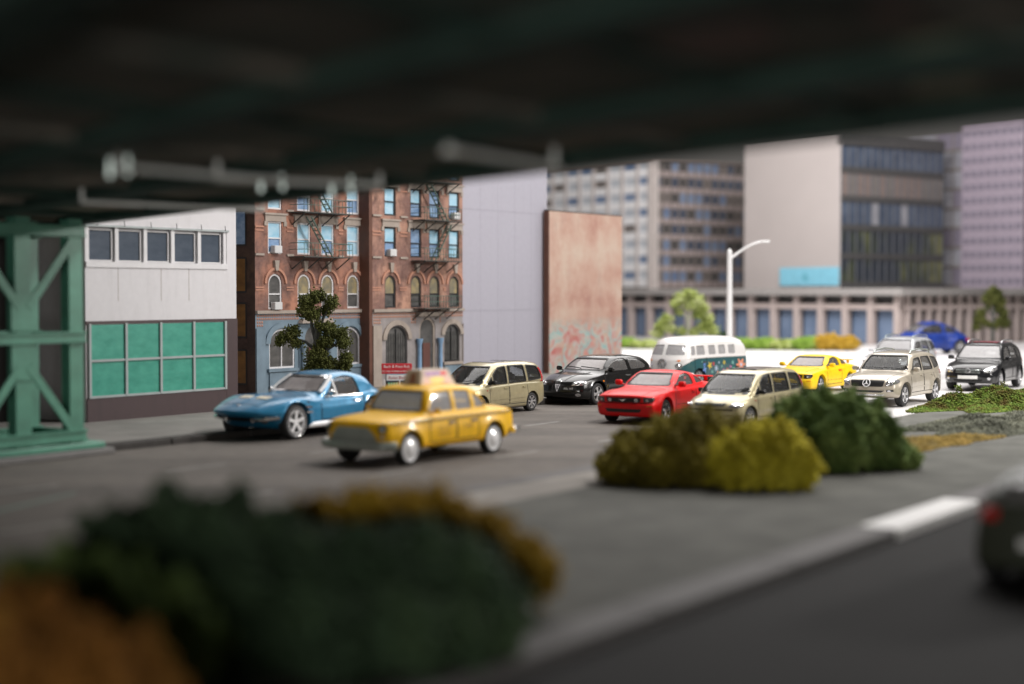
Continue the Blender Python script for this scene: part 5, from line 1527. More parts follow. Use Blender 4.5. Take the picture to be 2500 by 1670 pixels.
        for a0, a1 in blk:
            if a0 > x + .05: seg.append((x, a0))
            x = max(x, a1)
        if W > x + .05: seg.append((x, W))
        for a0, a1 in seg:
            MB().box(a0 + .002, a1 - .002, -d, -.001, z, z + h).build('stone_course', mt, b)
    # patterned band of small raised tiles above the ground floor
    m = MB()
    for i in range(int(W / .10)):
        for j in range(4):
            x = .06 + i * .10; z = 2.10 + j * .10
            ok = all(not (min(a for a, c in p) - .22 < x + .03 < max(a for a, c in p) + .22 and z < max(c for a, c in p) + .2) for p in holes if max(c for a, c in p) < 2.4)
            if ok: m.add([(x, -.002, z), (x + .07, -.002, z), (x + .07, -.002, z + .07), (x, -.002, z + .07), (x + .035, -.03, z + .035)], [(0, 1, 4), (1, 2, 4), (2, 3, 4), (3, 0, 4)])
    o = m.build('tile_band', 'terracotta', b); o['kind'] = 'stuff'
    # ground floor piers and door
    gm = 'stone_blue' if left else 'stone_trim'
    d2 = obj('door', *frame_mesh(dp, .08, .03, .08), gm, b)
    q2 = inset_poly(dp, .075); obj('door_leaf', [(a, .07, c) for a, c in q2], [tuple(range(len(q2)))], 'pane_dark', d2)
    MB().box(dr[0] - .2, dr[0] + .2, .04, .068, .05, 1.4).build('door_panel', 'door_red', d2)
    for sg in (-1, 1):
        xx = dr[0] + sg * (dr[1] / 2 + .14)
        MB().lathe([(.10, .0), (.10, .12), (.075, .16), (.07, 1.35), (.09, 1.40), (.11, 1.5), (.12, 1.56), (.01, 1.56)], 14, 'z', (xx, -.12, 0)).build('door_column', 'column_blue' if not left else 'stone_blue', b, True, 40)
    MB().prism([(dr[0] - dr[1] / 2 - .28, dr[3] + .03), (dr[0] + dr[1] / 2 + .28, dr[3] + .03), (dr[0] + dr[1] / 2 + .2, dr[3] + .17), (dr[0] - dr[1] / 2 - .2, dr[3] + .17)], -.2, -.005, 'y').build('door_hood', 'stone_trim', b)
    if left:
        for x0, x1, z0, z1 in ((0.01, .40, 0, 2.05), (1.92, 2.02, 0, 2.05), (3.30, 3.60, 0, 2.05), (5.05, W - .01, 0, 2.45), (.58, 1.78, 0, .66), (3.75, 4.95, 0, .66)):
            MB().box(x0, x1, -.05, -.002, z0, z1).build('pier', 'stone_blue', b)
    else:
        for x0, x1, z0, z1 in ((0.01, .45, 0, 2.05), (5.0, W - .01, 0, 2.05), (.7, 1.9, 0, .58), (3.9, 4.9, 0, .58)):
            MB().box(x0, x1, -.05, -.002, z0, z1).build('pier', 'stone_blue' if z1 < 1 else 'stone_trim', b)
    for x, z in (((wx[0], 4.38), (wx[0], 2.62)) if left else ((wx[0], 4.38), (wx[3], 5.76))):
        MB().cbox(x - .17, x + .17, -.16, .04, z, z + .24, .015).build('air_conditioner', 'ac_white', b)
    # fire escape: platforms, railings and ladders
    e0, e1 = ((1.55, 3.85) if left else (2.05, 4.15))
    for k, z in enumerate((7.0, 5.70, 4.30) if left else (7.0, 5.66, 4.26, 2.62)):
        pl = MB(); pl.box(e0, e1, -.62, -.02, z - .03, z)
        for sx in np.linspace(e0 + .1, e1 - .1, 4):
            pl.bar((sx, -.58, z - .03), (sx, -.005, z - .40), .03, .03)
        po = pl.build('fire_escape_platform', 'iron_dark', b)
        rl = MB()
        for zz in (.22, .42):
            rl.bar((e0, -.61, z + zz), (e1, -.61, z + zz), .02, .02).bar((e0, -.61, z + zz), (e0, -.01, z + zz), .02, .02).bar((e1, -.61, z + zz), (e1, -.01, z + zz), .02, .02)
        for sx in np.linspace(e0, e1, 15):
            rl.bar((sx, -.61, z), (sx, -.61, z + .42), .012, .012)
        rl.build('railing', 'iron_green', po)
        if k < 3:
            x0, x1 = (e0 + .5, e0 + 1.45) if (k % 2 == 0) == left else (e1 - .45, e1 - 1.35)
            if left: x0, x1 = e0 + .45, e0 + 1.45
            ld = MB(); zt = z + 1.25
            for yy in (-.50, -.30):
                ld.bar((x1, yy, z), (x0, yy, zt), .035, .035)
            for i in range(9):
                t2 = i / 9
                ld.bar((x1 + (x0 - x1) * t2, -.50, z + (zt - z) * t2), (x1 + (x0 - x1) * t2, -.30, z + (zt - z) * t2), .02, .03)
            ld.build('ladder', 'iron_green', po)
    return b
tA = tenement('brick_tenement', 'red brick tenement with white-framed windows and blue-grey ground floor', 33.94, -33.4, 5.36, (.88, 2.2, 3.32, 4.58), 'brick_a', 'white_frame', left=True)
# its side wall, seen in the gap beside the shop
for i, z in enumerate((0.3, 1.75, 3.15, 4.6)):
    for j in range(2):
        p = rect(0.35 + j * 1.1, 1.05 + j * 1.1, z, z + 1.1)
        o = obj('side_window', [(0, 0, 0)], [], 'black_frame', tA)
        me = o.data; bpy.data.objects.remove(o); bpy.data.meshes.remove(me)
        v, f = frame_mesh(p, .05, -.02, -.005)
        o = obj('side_window', [(-y - .08, x, c) if False else (y - .005, x, c) for x, y, c in v], f, 'black_frame', tA)
        q2 = inset_poly(p, .05)
        obj('pane', [(-.012, x, c) for x, c in q2], [tuple(range(len(q2)))], 'pane_amber' if i < 3 else 'pane_blue', o)
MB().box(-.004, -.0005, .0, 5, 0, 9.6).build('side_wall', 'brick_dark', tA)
tB = tenement('brick_tenement', 'red brick tenement with black-framed windows and a pillared doorway', 39.01, -33.0, 5.02, (.95, 2.34, 3.38, 4.52), 'brick_b', 'black_frame', left=False)
MB().box(-.17, -.004, -.02, 5, 0, 9.6).build('end_wall', 'brown_wood', tB)

# ------------------------------------------------------------------ plain grey block and painted wall
b = building_at('grey_building', 'plain lilac-grey panelled building without windows', 'building', 44.29, -33.2)
MB().box(0, 5.5, 0, 4, 0, 10).build('wall', 'panel_lilac', b)
for i in range(1, 5):
    MB().box(i * 1.1 - .004, i * 1.1 + .004, -.003, -.0005, 0, 10).build('panel_joint', 'gap_grey' if 'gap_grey' in MATS else plain('gap_grey', (0.335, 0.325, 0.375), 0.7), b)
for z in (2.5, 6.2):
    MB().box(0, 5.5, -.008, -.0005, z - .005, z + .005).build('panel_joint', 'gap_grey', b)
def mural_mat():
    m, nt, bb = nt_new('mural_plaster')
    co = objco(nt)
    n1 = noise(nt, co, 0.55, 8, 0.62); n2 = noise(nt, objco(nt, (2.2, 2.2, .45)), 1.0, 7, 0.75); n3 = noise(nt, co, 5, 6, 0.6)
    c = ramp(nt, n1, [(0.34, (0.36, 0.19, 0.15)), (0.42, (0.42, 0.255, 0.20)), (0.52, (0.46, 0.315, 0.25)), (0.64, (0.49, 0.38, 0.31))])
    c = mixc(nt, ramp(nt, n2, [(0.56, (0, 0, 0)), (0.68, (0.4, 0.4, 0.4))]), c, (0.24, 0.17, 0.16))
    c = mixc(nt, ramp(nt, n3, [(0.55, (0, 0, 0)), (0.75, (0.55, 0.55, 0.55))]), c, (0.55, 0.42, 0.36))
    # sprayed colours near the ground
    sx = ND(nt, 'ShaderNodeSeparateXYZ'); nt.links.new(co, sx.inputs[0])
    mr = ND(nt, 'ShaderNodeMapRange'); mr.inputs[1].default_value = 2.2; mr.inputs[2].default_value = 1.5
    nt.links.new(sx.outputs[2], mr.inputs[0])
    v = ND(nt, 'ShaderNodeTexNoise'); v.inputs['Scale'].default_value = 1.5; v.inputs['Detail'].default_value = 4
    v.inputs['Distortion'].default_value = 1.5
    nt.links.new(co, v.inputs['Vector'])
    spray = ramp(nt, v.outputs['Fac'], [(0.34, (0.42, 0.12, 0.11)), (0.44, (0.45, 0.30, 0.28)), (0.50, (0.40, 0.42, 0.38)), (0.56, (0.20, 0.42, 0.42)), (0.60, (0.30, 0.33, 0.32)), (0.68, (0.50, 0.20, 0.17))])
    n4 = noise(nt, co, 1.5, 5, 0.6)
    g = ND(nt, 'ShaderNodeMath', operation='MULTIPLY'); nt.links.new(mr.outputs[0], g.inputs[0])
    nt.links.new(ramp(nt, n4, [(0.36, (0, 0, 0)), (0.5, (0.9, 0.9, 0.9))]), g.inputs[1])
    c = mixc(nt, g.outputs[0], c, spray)
    nt.links.new(c, bb.inputs['Base Color']); bb.inputs['Roughness'].default_value = 0.75
    return m
mural_mat()
b = building_at('painted_wall', 'tall pink plaster wall with worn paint and graffiti at its foot', 'wall', 49.43, -32.9)
MB().box(0.07, 5.56, 0, .2, 0, 6.33).build('wall', 'mural_plaster', b)
MB().box(0, 0.068, -.01, .2, 0, 6.33).build('edge', 'brown_wood', b)
MB().box(0, 5.56, -.012, .2, 6.332, 6.37).build('coping', 'iron_dark', b)

# ------------------------------------------------------------------ far office blocks (faces run to the left-back and the right-back)
DL = Vector((-0.6, 0.8, 0)); DR = Vector((0.8, 0.6, 0))
RZL = math.atan2(-DL.y, -DL.x)       # local +x runs from the far left end to the corner
plain('concrete_pale', (0.56, 0.505, 0.48), 0.8, var=0.1, nscale=1.0)
plain('band_white', (0.84, 0.83, 0.84), 0.7, var=0.06)
plain('column_beige', (0.36, 0.30, 0.28), 0.8, var=0.1)
plain('roof_grey', (0.25, 0.235, 0.225), 0.8, var=0.1)
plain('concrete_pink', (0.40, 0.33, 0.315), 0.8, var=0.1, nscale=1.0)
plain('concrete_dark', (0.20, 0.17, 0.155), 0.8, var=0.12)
plain('blank_beige', (0.43, 0.385, 0.37), 0.8, var=0.04, nscale=0.4)
plain('mullion_slate', (0.12, 0.125, 0.14), 0.6)
plain('row_rose', (0.20, 0.155, 0.14), 0.7, var=0.2)
plain('spandrel', (0.17, 0.15, 0.14), 0.7, var=0.2)
plain('spandrel_dark', (0.07, 0.068, 0.068), 0.6, var=0.2)
plain('lilac', (0.34, 0.29, 0.345), 0.7, var=0.12)
plain('lilac_band', (0.19, 0.17, 0.215), 0.6, var=0.15)
pane_mat('pane_far_blue', (0.11, 0.17, 0.30), (0.26, 0.33, 0.45), 0.3, (.6, .6, .6))
pane_mat('pane_far_pale', (0.42, 0.46, 0.52), (0.66, 0.68, 0.70), 0.3, (.6, .6, .6))
pane_mat('pane_far_dark', (0.045, 0.06, 0.095), (0.10, 0.125, 0.175), 0.25, (.6, .6, .6))
pane_mat('pane_far_shop', (0.085, 0.125, 0.20), (0.15, 0.20, 0.29), 0.25, (.6, .6, .3))
pane_mat('pane_far_grey', (0.22, 0.22, 0.25), (0.36, 0.36, 0.39), 0.3, (.6, .6, .6))
pane_mat('pane_far_dim', (0.02, 0.024, 0.03), (0.03, 0.034, 0.04), 0.3, (.9, .9, .45))
def tree_pane():  # printed tree reflections, put into the pane colour
    m, nt, b2 = nt_new('pane_far_trees')
    n = noise(nt, objco(nt, (1, 1, .6)), .42, 3, .5); n3 = noise(nt, objco(nt), 2.0, 4, .6)
    c = ramp(nt, n, [(.42, (.03, .037, .05)), (.5, (.045, .055, .03)), (.62, (.17, .17, .07))])
    c = mixc(nt, .5, c, mixc(nt, 1.0, c, ramp(nt, n3, [(.3, (.4, .4, .4)), (.7, (1.5, 1.5, 1.5))]), 'MULTIPLY'))
    nt.links.new(c, b2.inputs['Base Color']); b2.inputs['Roughness'].default_value = .35
tree_pane()
plain('sign_blue', (0.22, 0.52, 0.66), 0.5)
plain('sign_teal', (0.05, 0.30, 0.36), 0.5)
def face(t, corner, direc, L, fn):
    """a part frame: returns a transform (along, out, up) -> local of thing t (t at corner, unrotated)"""
    nrm = Vector((-direc.y, direc.x, 0)) if Vector((-direc.y, direc.x, 0)).dot(Vector((0, -1, 0))) > 0 else Vector((direc.y, -direc.x, 0))
    return lambda a, o, z: direc * a + nrm * o + Vector((0, 0, z))
def fbox(T, a0, a1, o0, o1, z0, z1):
    v = [T(a, o, z) for z in (z0, z1) for a, o in ((a0, o0), (a1, o0), (a1, o1), (a0, o1))]
    return v, [(0, 1, 2, 3), (4, 5, 6, 7), (0, 1, 5, 4), (1, 2, 6, 5), (2, 3, 7, 6), (3, 0, 4, 7)]
def part(name, boxes, mat, t):
    m = MB()
    for bx in boxes: m.add(*bx)
    return m.build(name, mat, t)
PANE_CACHE = {}
def far_grid(t, T, L, z0, nf, fh, nb, fm, panes, rnd, sill=0.34, piers=True):
    """storeys of separate panes between spandrel bands and piers"""
    bw = L / nb
    for k in range(nf):
        zb = z0 + k * fh
        part('spandrel', [fbox(T, 0, L, 0.0, 0.10, zb, zb + fh * sill)], fm[0], t)
        for i in range(nb):
            mt = rnd.choice(panes)
            v = [T(i * bw + bw * .08, 0.02, zb + fh * sill), T((i + 1) * bw - bw * .08, 0.02, zb + fh * sill), T((i + 1) * bw - bw * .08, 0.02, zb + fh), T(i * bw + bw * .08, 0.02, zb + fh)]
            obj('pane', v, [(0, 1, 2, 3)], mt, t)
    if piers:
        for i in range(nb + 1):
            part('pier', [fbox(T, max(0, i * bw - bw * .1), min(L, i * bw + bw * .1), 0.012, 0.13, z0, z0 + nf * fh)], fm[1], t)
rnd = random.Random(11)
# gridded office block
t = thing('office_block', 'pale gridded office block with many small windows on two faces', 'building', (10.9, 118.0, 0), 0, group='far office blocks')
TL = face(t, None, DL, 14, None); TR = face(t, None, DR, 10, None)
m = MB(); base = [Vector((0, 0, 0)), DR * 10.4, DR * 10.4 + DL * 14.2, DL * 14.2]
m.prism([(p.x, p.y) for p in base], 0, 13.6, 'z'); m.build('core', 'concrete_dark', t)
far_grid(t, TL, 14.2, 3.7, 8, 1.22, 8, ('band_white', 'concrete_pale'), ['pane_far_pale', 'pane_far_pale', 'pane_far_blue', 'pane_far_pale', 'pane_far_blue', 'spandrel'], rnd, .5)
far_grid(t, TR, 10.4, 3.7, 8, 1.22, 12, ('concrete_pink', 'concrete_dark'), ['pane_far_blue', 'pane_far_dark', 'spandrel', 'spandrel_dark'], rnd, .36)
part('corner_pier', [fbox(TL, -.05, .45, .0, .22, 0, 13.6), fbox(TR, .0, .35, .0, .22, 0, 13.6)], 'concrete_pale', t)
part('roof_edge', [fbox(TL, -.1, 14.2, -.4, .25, 13.46, 13.7), fbox(TR, .2, 10.4, -.4, .25, 13.47, 13.71)], 'concrete_dark', t)
# beige blank-walled block with dark glass front
t = thing('office_block', 'beige blank-walled office block with dark glass front and pale blue sign', 'building', (22.2, 103.5, 0), 0, group='far office blocks')
m = MB(); base = [Vector((0, 0, 0)), DR * 10.9, DR * 10.9 + DL * 9.0, DL * 9.0]
m.prism([(p.x, p.y) for p in base], 0, 14.1, 'z'); m.build('core', 'blank_beige', t)
part('front_panel', [fbox(TR, 0, 10.9, .0, .02, 3.4, 14.11)], 'spandrel_dark', t)
part('sign_board', [fbox(TL, .05, 5.4, .01, .12, 3.75, 5.0)], 'sign_blue', t)
sb = [c for c in t.children if c.name.startswith('sign_board')][0]
me = text_mesh('e', 1.1)
for v in me.vertices: v.co = TL(3.0 - v.co.x, .13, 4.4 + v.co.y)
link('lettering', me, 'sign_teal', sb)
for k in range(5):
    zb = 3.6 + k * 1.95
    part('spandrel', [fbox(TR, 0, 10.9, 0, .12, zb, zb + .42)], 'spandrel_dark', t)
    for i in range(14):
        bw = 10.9 / 14
        mt = 'pane_far_dark' if k != 3 else rnd.choice(['row_rose', 'row_rose', 'spandrel'])
        if k < 2: mt = 'pane_far_trees'
        if k == 2 and i in (4, 8): mt = 'pane_far_grey'
        v = [TR(i * bw + .05, .03, zb + .42), TR((i + 1) * bw - .05, .03, zb + .42), TR((i + 1) * bw - .05, .03, zb + 1.95), TR(i * bw + .05, .03, zb + 1.95)]
        obj('pane', v, [(0, 1, 2, 3)], mt, t)
for i in range(15):
    bw = 10.9 / 14
    part('mullion', [fbox(TR, max(0, i * bw - .035), min(10.9, i * bw + .035), .01, .1, 3.6, 13.35)], 'mullion_slate', t)
part('roof_edge', [fbox(TR, 0, 10.9, -.3, .2, 13.3, 14.13)], 'spandrel_dark', t)
# narrow grey glass tower and lilac tower
t = thing('office_block', 'narrow grey glass tower between the dark glass front and the lilac tower', 'building', (33.2, 111.0, 0), 0, group='far office blocks')
m = MB(); base = [Vector((0, 0, 0)), DR * 4, DR * 4 + DL * 6, DL * 6]
m.prism([(p.x, p.y) for p in base], 0, 15.0, 'z'); m.build('core', 'concrete_dark', t)
for k in range(9):
    part('spandrel', [fbox(TL, 0, 6, 0, .08, 2.2 + k * 1.42, 2.4 + k * 1.42)], 'spandrel', t)
    for i in range(4):
        v = [TL(i * 1.5 + .06, .02, 2.4 + k * 1.42), TL(i * 1.5 + 1.44, .02, 2.4 + k * 1.42), TL(i * 1.5 + 1.44, .02, 3.62 + k * 1.42), TL(i * 1.5 + .06, .02, 3.62 + k * 1.42)]
        obj('pane', v, [(0, 1, 2, 3)], rnd.choice(['lilac_band', 'pane_far_grey', 'pane_far_grey']), t)
t = thing('office_block', 'tall lilac tower with close horizontal window bands', 'building', (35.6, 106.5, 0), 0, group='far office blocks')
m = MB(); base = [Vector((0, 0, 0)), DR * 9, DR * 9 + DL * 5.2, DL * 5.2]
m.prism([(p.x, p.y) for p in base], 0, 15.4, 'z'); m.build('core', 'lilac', t)
for k in range(15):
    zb = 1.0 + k * .96
    part('window_band', [fbox(TL, 0, 5.2, 0, .05, zb, zb + .40), fbox(TR, 0, 9, 0, .05, zb, zb + .40)], 'lilac_band', t)
for i in range(9):
    part('pier', [fbox(TL, i * .62, i * .62 + .14, .012, .09, 0, 15.4)], 'lilac', t)
part('red_banner', [fbox(TR, .5, .9, .06, .14, 7.5, 11.5)], 'advert_red', t)
# long colonnade
t = thing('colonnade', 'long low colonnade of beige columns with blue shop glazing', 'building', (23.9, 94.0, 0), 0)
TL = face(t, None, DL, 30, None)
m = MB(); base = [DL * .0 + DR * .0, DR * 14, DR * 14 + DL * 30, DL * 30]
cc = [p + Vector((0.0, 1.4, 0)) for p in base]
m.prism([(p.x, p.y) for p in cc], 0, 3.35, 'z'); m.build('core', 'concrete_dark', t)
for i in range(15):
    a = i * 2.07
    part('column', [fbox(TL, a, a + .42, -.25, .15, 0, 3.1)], 'column_beige', t)
    v = [TL(a + .44, -.42, .05), TL(a + 2.05, -.42, .05), TL(a + 2.05, -.42, 2.2), TL(a + .44, -.42, 2.2)]
    obj('pane', v, [(0, 1, 2, 3)], 'pane_far_shop', t)
    v = [TL(a + .44, -.38, 2.55), TL(a + 2.05, -.38, 2.55), TL(a + 2.05, -.38, 3.05), TL(a + .44, -.38, 3.05)]
    obj('pane', v, [(0, 1, 2, 3)], 'spandrel_dark', t)
for i in range(13):
    a = i * 1.02 + .55
    part('column', [fbox(TR, a, a + .24, -.25, .15, 0, 3.1)], 'column_beige', t)
    v = [TR(a + .26, -.42, .05), TR(a + 1.0, -.42, .05), TR(a + 1.0, -.42, 2.2), TR(a + .26, -.42, 2.2)]
    obj('pane', v, [(0, 1, 2, 3)], 'pane_far_shop', t)
    v = [TR(a + .26, -.38, 2.55), TR(a + 1.0, -.38, 2.55), TR(a + 1.0, -.38, 3.05), TR(a + .26, -.38, 3.05)]
    obj('pane', v, [(0, 1, 2, 3)], 'spandrel_dark', t)
part('middle_beam', [fbox(TL, 0, 31, -.4, .1, 2.2, 2.55), fbox(TR, .3, 14, -.4, .1, 2.21, 2.54)], 'column_beige', t)
part('roof_slab', [fbox(TL, -.6, 31, -8, .6, 3.1, 3.55)], 'roof_grey', t)
part('roof_slab', [fbox(TR, .0, 14, -6, .6, 3.11, 3.54)], 'roof_grey', t)

# ------------------------------------------------------------------ massage shop sign on the pavement
sg = thing('shop_sign', 'small red and white shop sign stand beside the tenement doorway', 'sign', (-3.80, 50.3, 0.13), R(4))
plain('sign_red', (0.50, 0.025, 0.035), 0.45); plain('sign_dark', (0.03, 0.035, 0.04), 0.5); plain('sign_green', (0.10, 0.55, 0.38), 0.5); plain('sign_white', (0.72, 0.68, 0.67), 0.5); plain('sign_crimson', (0.35, 0.03, 0.05), 0.5)
bd = MB().cbox(-.50, .50, -.03, .03, .48, .82, .01).build('sign_board', 'sign_red', sg)
for txt, z, sz in (('Back & Foot Rub', .72, .125), ('N.Y. FOR WOMEN & MEN only', .56, .072)):
    me = text_mesh(txt, sz)
    for v in me.vertices: v.co = (v.co.x, -.034, z + v.co.y)
    link('lettering', me, 'print_white', bd)
bd = MB().cbox(-.34, .50, -.03, .03, .26, .44, .01).build('sign_board', 'sign_white', sg)
me = text_mesh('Asian Body', .14)
for v in me.vertices: v.co = (v.co.x + .04, -.034, .35 + v.co.y)
link('lettering', me, 'sign_crimson', bd)
MB().box(-.36, .5, .0, .05, 0, .24).build('shop_front', 'sign_dark', sg)
for i in range(4):
    MB().box(-.28 + i * .085, -.23 + i * .085, -.012, -.001, .06, .19).build('green_mark', 'sign_green', sg)
for x in (-.40, .1, .48):
    MB().box(x - .02, x + .02, -.028, .02, -.005, .30).build('post', 'sign_white', sg)

# ------------------------------------------------------------------ street lamp
lamp = thing('street_lamp', 'white street lamp with tapered pole and curved arm behind the camper bus', 'street lamp', (9.25, 65, 0))
plain('lamp_white', (0.80, 0.80, 0.80), 0.35, var=0.03)
MB().lathe([(.26, -.012), (.26, .12), (.17, .2), (.13, .4), (.105, 4.9), (.10, 5.03), (.05, 5.12), (.004, 5.14)], 16, 'z').build('pole', 'lamp_white', lamp, True, 40)
pts = [(1.42 * t2, 0, 4.70 + .76 * math.sin(1.45 * t2) ) for t2 in np.linspace(0, 1, 12)]
MB().tube(pts, [.05] * 4 + [.042] * 8, 8).build('arm', 'lamp_white', lamp, True, 40)
m = MB().cbox(-.2, .16, -.08, .08, -.05, .04, .025); e = pts[-1]
m.v = [(x + e[0] + .12, y + e[1], z + e[2]) for x, y, z in m.v]
m.build('lamp_head', 'lamp_white', lamp, True, 40)

# ------------------------------------------------------------------ green lattice pier and the overpass
paint('steel_green', hexc('#56907b'), 0.42, coat=0.15, var=0.12, nscale=2)
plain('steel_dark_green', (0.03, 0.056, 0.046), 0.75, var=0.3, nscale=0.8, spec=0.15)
def deck_mat():
    m, nt, b2 = nt_new('deck_concrete')
    co = objco(nt)
    n1 = noise(nt, co, 0.45, 4, 0.6); n2 = noise(nt, co, 0.9, 4, 0.6)
    c = ramp(nt, n1, [(0.32, (0.075, 0.10, 0.082)), (0.5, (0.16, 0.14, 0.118)), (0.68, (0.29, 0.24, 0.20))])
    c = mixc(nt, 0.5, c, ramp(nt, n2, [(0.35, (0.065, 0.082, 0.07)), (0.65, (0.23, 0.21, 0.175))]))
    nt.links.new(c, b2.inputs['Base Color']); b2.inputs['Roughness'].default_value = 0.85; b2.inputs['Specular IOR Level'].default_value = 0.2
deck_mat()
plain('beam_grey', (0.20, 0.21, 0.20), 0.5, var=0.3, nscale=2)
plain('pad_concrete', (0.17, 0.165, 0.16), 0.8, var=0.15)
plain('rust_brown', (0.20, 0.12, 0.10), 0.8, var=0.4)
plain('lichen', (0.38, 0.36, 0.25), 0.9, var=0.3)
pier = thing('bridge_pier', 'green steel lattice bridge pier with crossed braces on a concrete pad', 'pier', (-9.62, 29.8, 0.0), RZU)
S2 = 1.28; D = 1.4; HT = 4.77
MB().cbox(-2.0, 2.0, -.45, D + .45, -.01, .13, .03).build('concrete_pad', 'pad_concrete', pier)
MB().cbox(-1.85, 1.85, -.32, D + .32, .132, .26, .02).build('base_plate', 'steel_green', pier)
for y in (0.0, D):
    for x, wv in ((-S2, .34), (0, .36), (S2, .34)):
        m = MB().box(x - wv / 2, x + wv / 2, y - .13, y - .10, .26, HT).box(x - wv / 2, x + wv / 2, y + .10, y + .13, .26, HT).box(x - .04, x + .04, y - .10, y + .10, .26, HT)
        m.build('post', 'steel_green', pier)
    for z in (.42, 2.40, 4.52):
        MB().box(-S2 - .2, S2 + .2, y - .17, y - .135, z - .11, z + .11).box(-S2 - .2, S2 + .2, y - .22, y - .171, z + .07, z + .11).box(-S2 - .2, S2 + .2, y - .22, y - .171, z - .11, z - .07).build('crossbeam', 'steel_green', pier)
    for sgn in (() if y > 0 else (-1, 1)):
        for (z0, z1) in ((3.0, 4.28), (1.85, .55)):
            MB().bar((sgn * .10, y - .15, z0), (sgn * (S2 - .14), y - .15, z1), .17, .05, (0, 1, 0)).build('brace', 'steel_green', pier)
    for z in (() if y > 0 else (2.9, 2.0)):
        MB().prism([(-.30, z - .35), (.30, z - .35), (.30, z + .22), (.16, z + .42), (-.16, z + .42), (-.30, z + .22)] if z > 2.4 else [(-.16, z - .42), (.16, z - .42), (.30, z - .22), (.30, z + .33), (-.30, z + .33), (-.30, z - .22)], y - .165, y - .132, 'y').build('gusset_plate', 'steel_green', pier)
for x in (-S2, S2):
    for z in (.42, 2.40, 4.52):
        MB().box(x - .06, x + .06, .14, D - .14, z - .1, z + .1).build('tie_beam', 'steel_green', pier)
# overpass: b runs along the bridge, c across it towards the camera
BD = Vector((.556, -.831, 0)).normalized(); CD = Vector((-.831, -.556, 0)).normalized()
def Q(a, c, z): return BD * a + CD * c + Vector((0, 0, z))
over = thing('overpass', 'dark overpass with green girders spanning above the planted strip', 'bridge', (0, 0, 4.75))
def qbox(name, a0, a1, c0, c1, z0, z1, mat):
    v = [Q(a, c, z) for z in (z0, z1) for a, c in ((a0, c0), (a1, c0), (a1, c1), (a0, c1))]
    m = MB().add(v, [(0, 1, 2, 3), (4, 5, 6, 7), (0, 1, 5, 4), (1, 2, 6, 5), (2, 3, 7, 6), (3, 0, 4, 7)])
    return m.build(name, mat, over)
qbox('deck', -75, 30, -10.6, 9, .16, .95, 'deck_concrete')
qbox('parapet', -75, 30, -10.75, -10.5, .96, 1.7, 'deck_concrete')
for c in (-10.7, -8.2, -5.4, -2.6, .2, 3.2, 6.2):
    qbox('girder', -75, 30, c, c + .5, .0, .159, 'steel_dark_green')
# cross members along the street direction below the deck
for k in range(26):
    a = -46 + k * 2.6
    p0 = Q(a, -10.3, .14); d = U
    # clip the beam to the width of the bridge
    L = 17.5 / abs(U.dot(CD))
    s = -1 if U.dot(CD) < 0 else 1
    q1 = p0 + U * s * L
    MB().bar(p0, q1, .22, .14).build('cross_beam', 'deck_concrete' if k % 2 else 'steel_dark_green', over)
def glow_mat():  # bright dots under the deck, drawn with added emission
    m, nt, b2 = nt_new('glow_dot'); b2.inputs['Base Color'].default_value = (.6, .62, .58, 1)
    b2.inputs['Emission Color'].default_value = (.80, .92, .84, 1); b2.inputs['Emission Strength'].default_value = 0.6
glow_mat()
plain('glint_pale', (0.82, 0.83, 0.80), 0.5, var=0.15)
for (x0, y0, x1, y1) in ((-.62, 15.06, .47, 17.0), (-6.65, 23.7, -4.2, 25.8), (-3.6, 18.75, -1.72, 19.95), (-4.4, 17.1, -2.9, 19.1)):  # pale bars added to draw light catching on the beam edges
    MB().bar((x0, y0, -.06), (x1, y1, -.06), .16, .05).bar((x0, y0, -.03), (x0, y0, .2), .05, .05).bar((x1, y1, -.03), (x1, y1, .2), .05, .05).build('beam_glint', 'glint_pale', over)
for (x, y) in ((-3.46, 21.1), (-3.1, 20.7), (-2.6, 22.1), (-2.24, 21.3), (-4.84, 18.45), (-4.54, 18.1)):
    MB().lathe([(.004, -.08), (.022, -.07), (.03, -.045), (.026, -.02), (.012, .17)], 14, 'z', (x, y, .01)).build('glow_dot', 'glow_dot', over, True, 60)
for (x, y, r, mt) in ((1.2, 9.6, .5, 'rust_brown'), (2.9, 10.4, .5, 'lichen'), (4.0, 13.2, .35, 'lichen'), (4.6, 12.2, .3, 'lichen'), (2.3, 8.6, .3, 'rust_brown'), (3.4, 12.0, .3, 'lichen')):
    m = MB(); rr = random.Random(int(x * 100))
    pl = [(x + r * (0.7 + .5 * rr.random()) * math.cos(2 * math.pi * k / 11), y + r * 1.6 * (0.7 + .5 * rr.random()) * math.sin(2 * math.pi * k / 11)) for k in range(11)]
    m.prism(pl, .145, .2, 'z'); m.build('rust_patch', mt, over)
# ------------------------------------------------------------------ planting
def leaf_mat(name, cols, scale=3.0):
    m, nt, b = nt_new(name)
    co = objco(nt)
    n = noise(nt, co, scale, 4, 0.6); n2 = noise(nt, co, scale * 7, 2, 0.6)
    c = ramp(nt, n, [(0.28 + 0.44 * i / (len(cols) - 1), cc) for i, cc in enumerate(cols)])
    c = mixc(nt, 0.4, c, mixc(nt, 1.0, c, ramp(nt, n2, [(0.3, (0.45, 0.45, 0.45)), (0.7, (1.5, 1.5, 1.5))]), 'MULTIPLY'))
    nt.links.new(c, b.inputs['Base Color'])
    b.inputs['Roughness'].default_value = 0.85
    b.inputs['Specular IOR Level'].default_value = 0.25
    return m
leaf_mat('leaf_dark', [(0.010, 0.020, 0.008), (0.022, 0.046, 0.016), (0.05, 0.09, 0.03)])
leaf_mat('leaf_deep', [(0.025, 0.045, 0.024), (0.045, 0.08, 0.04), (0.075, 0.12, 0.055)], 1.2)
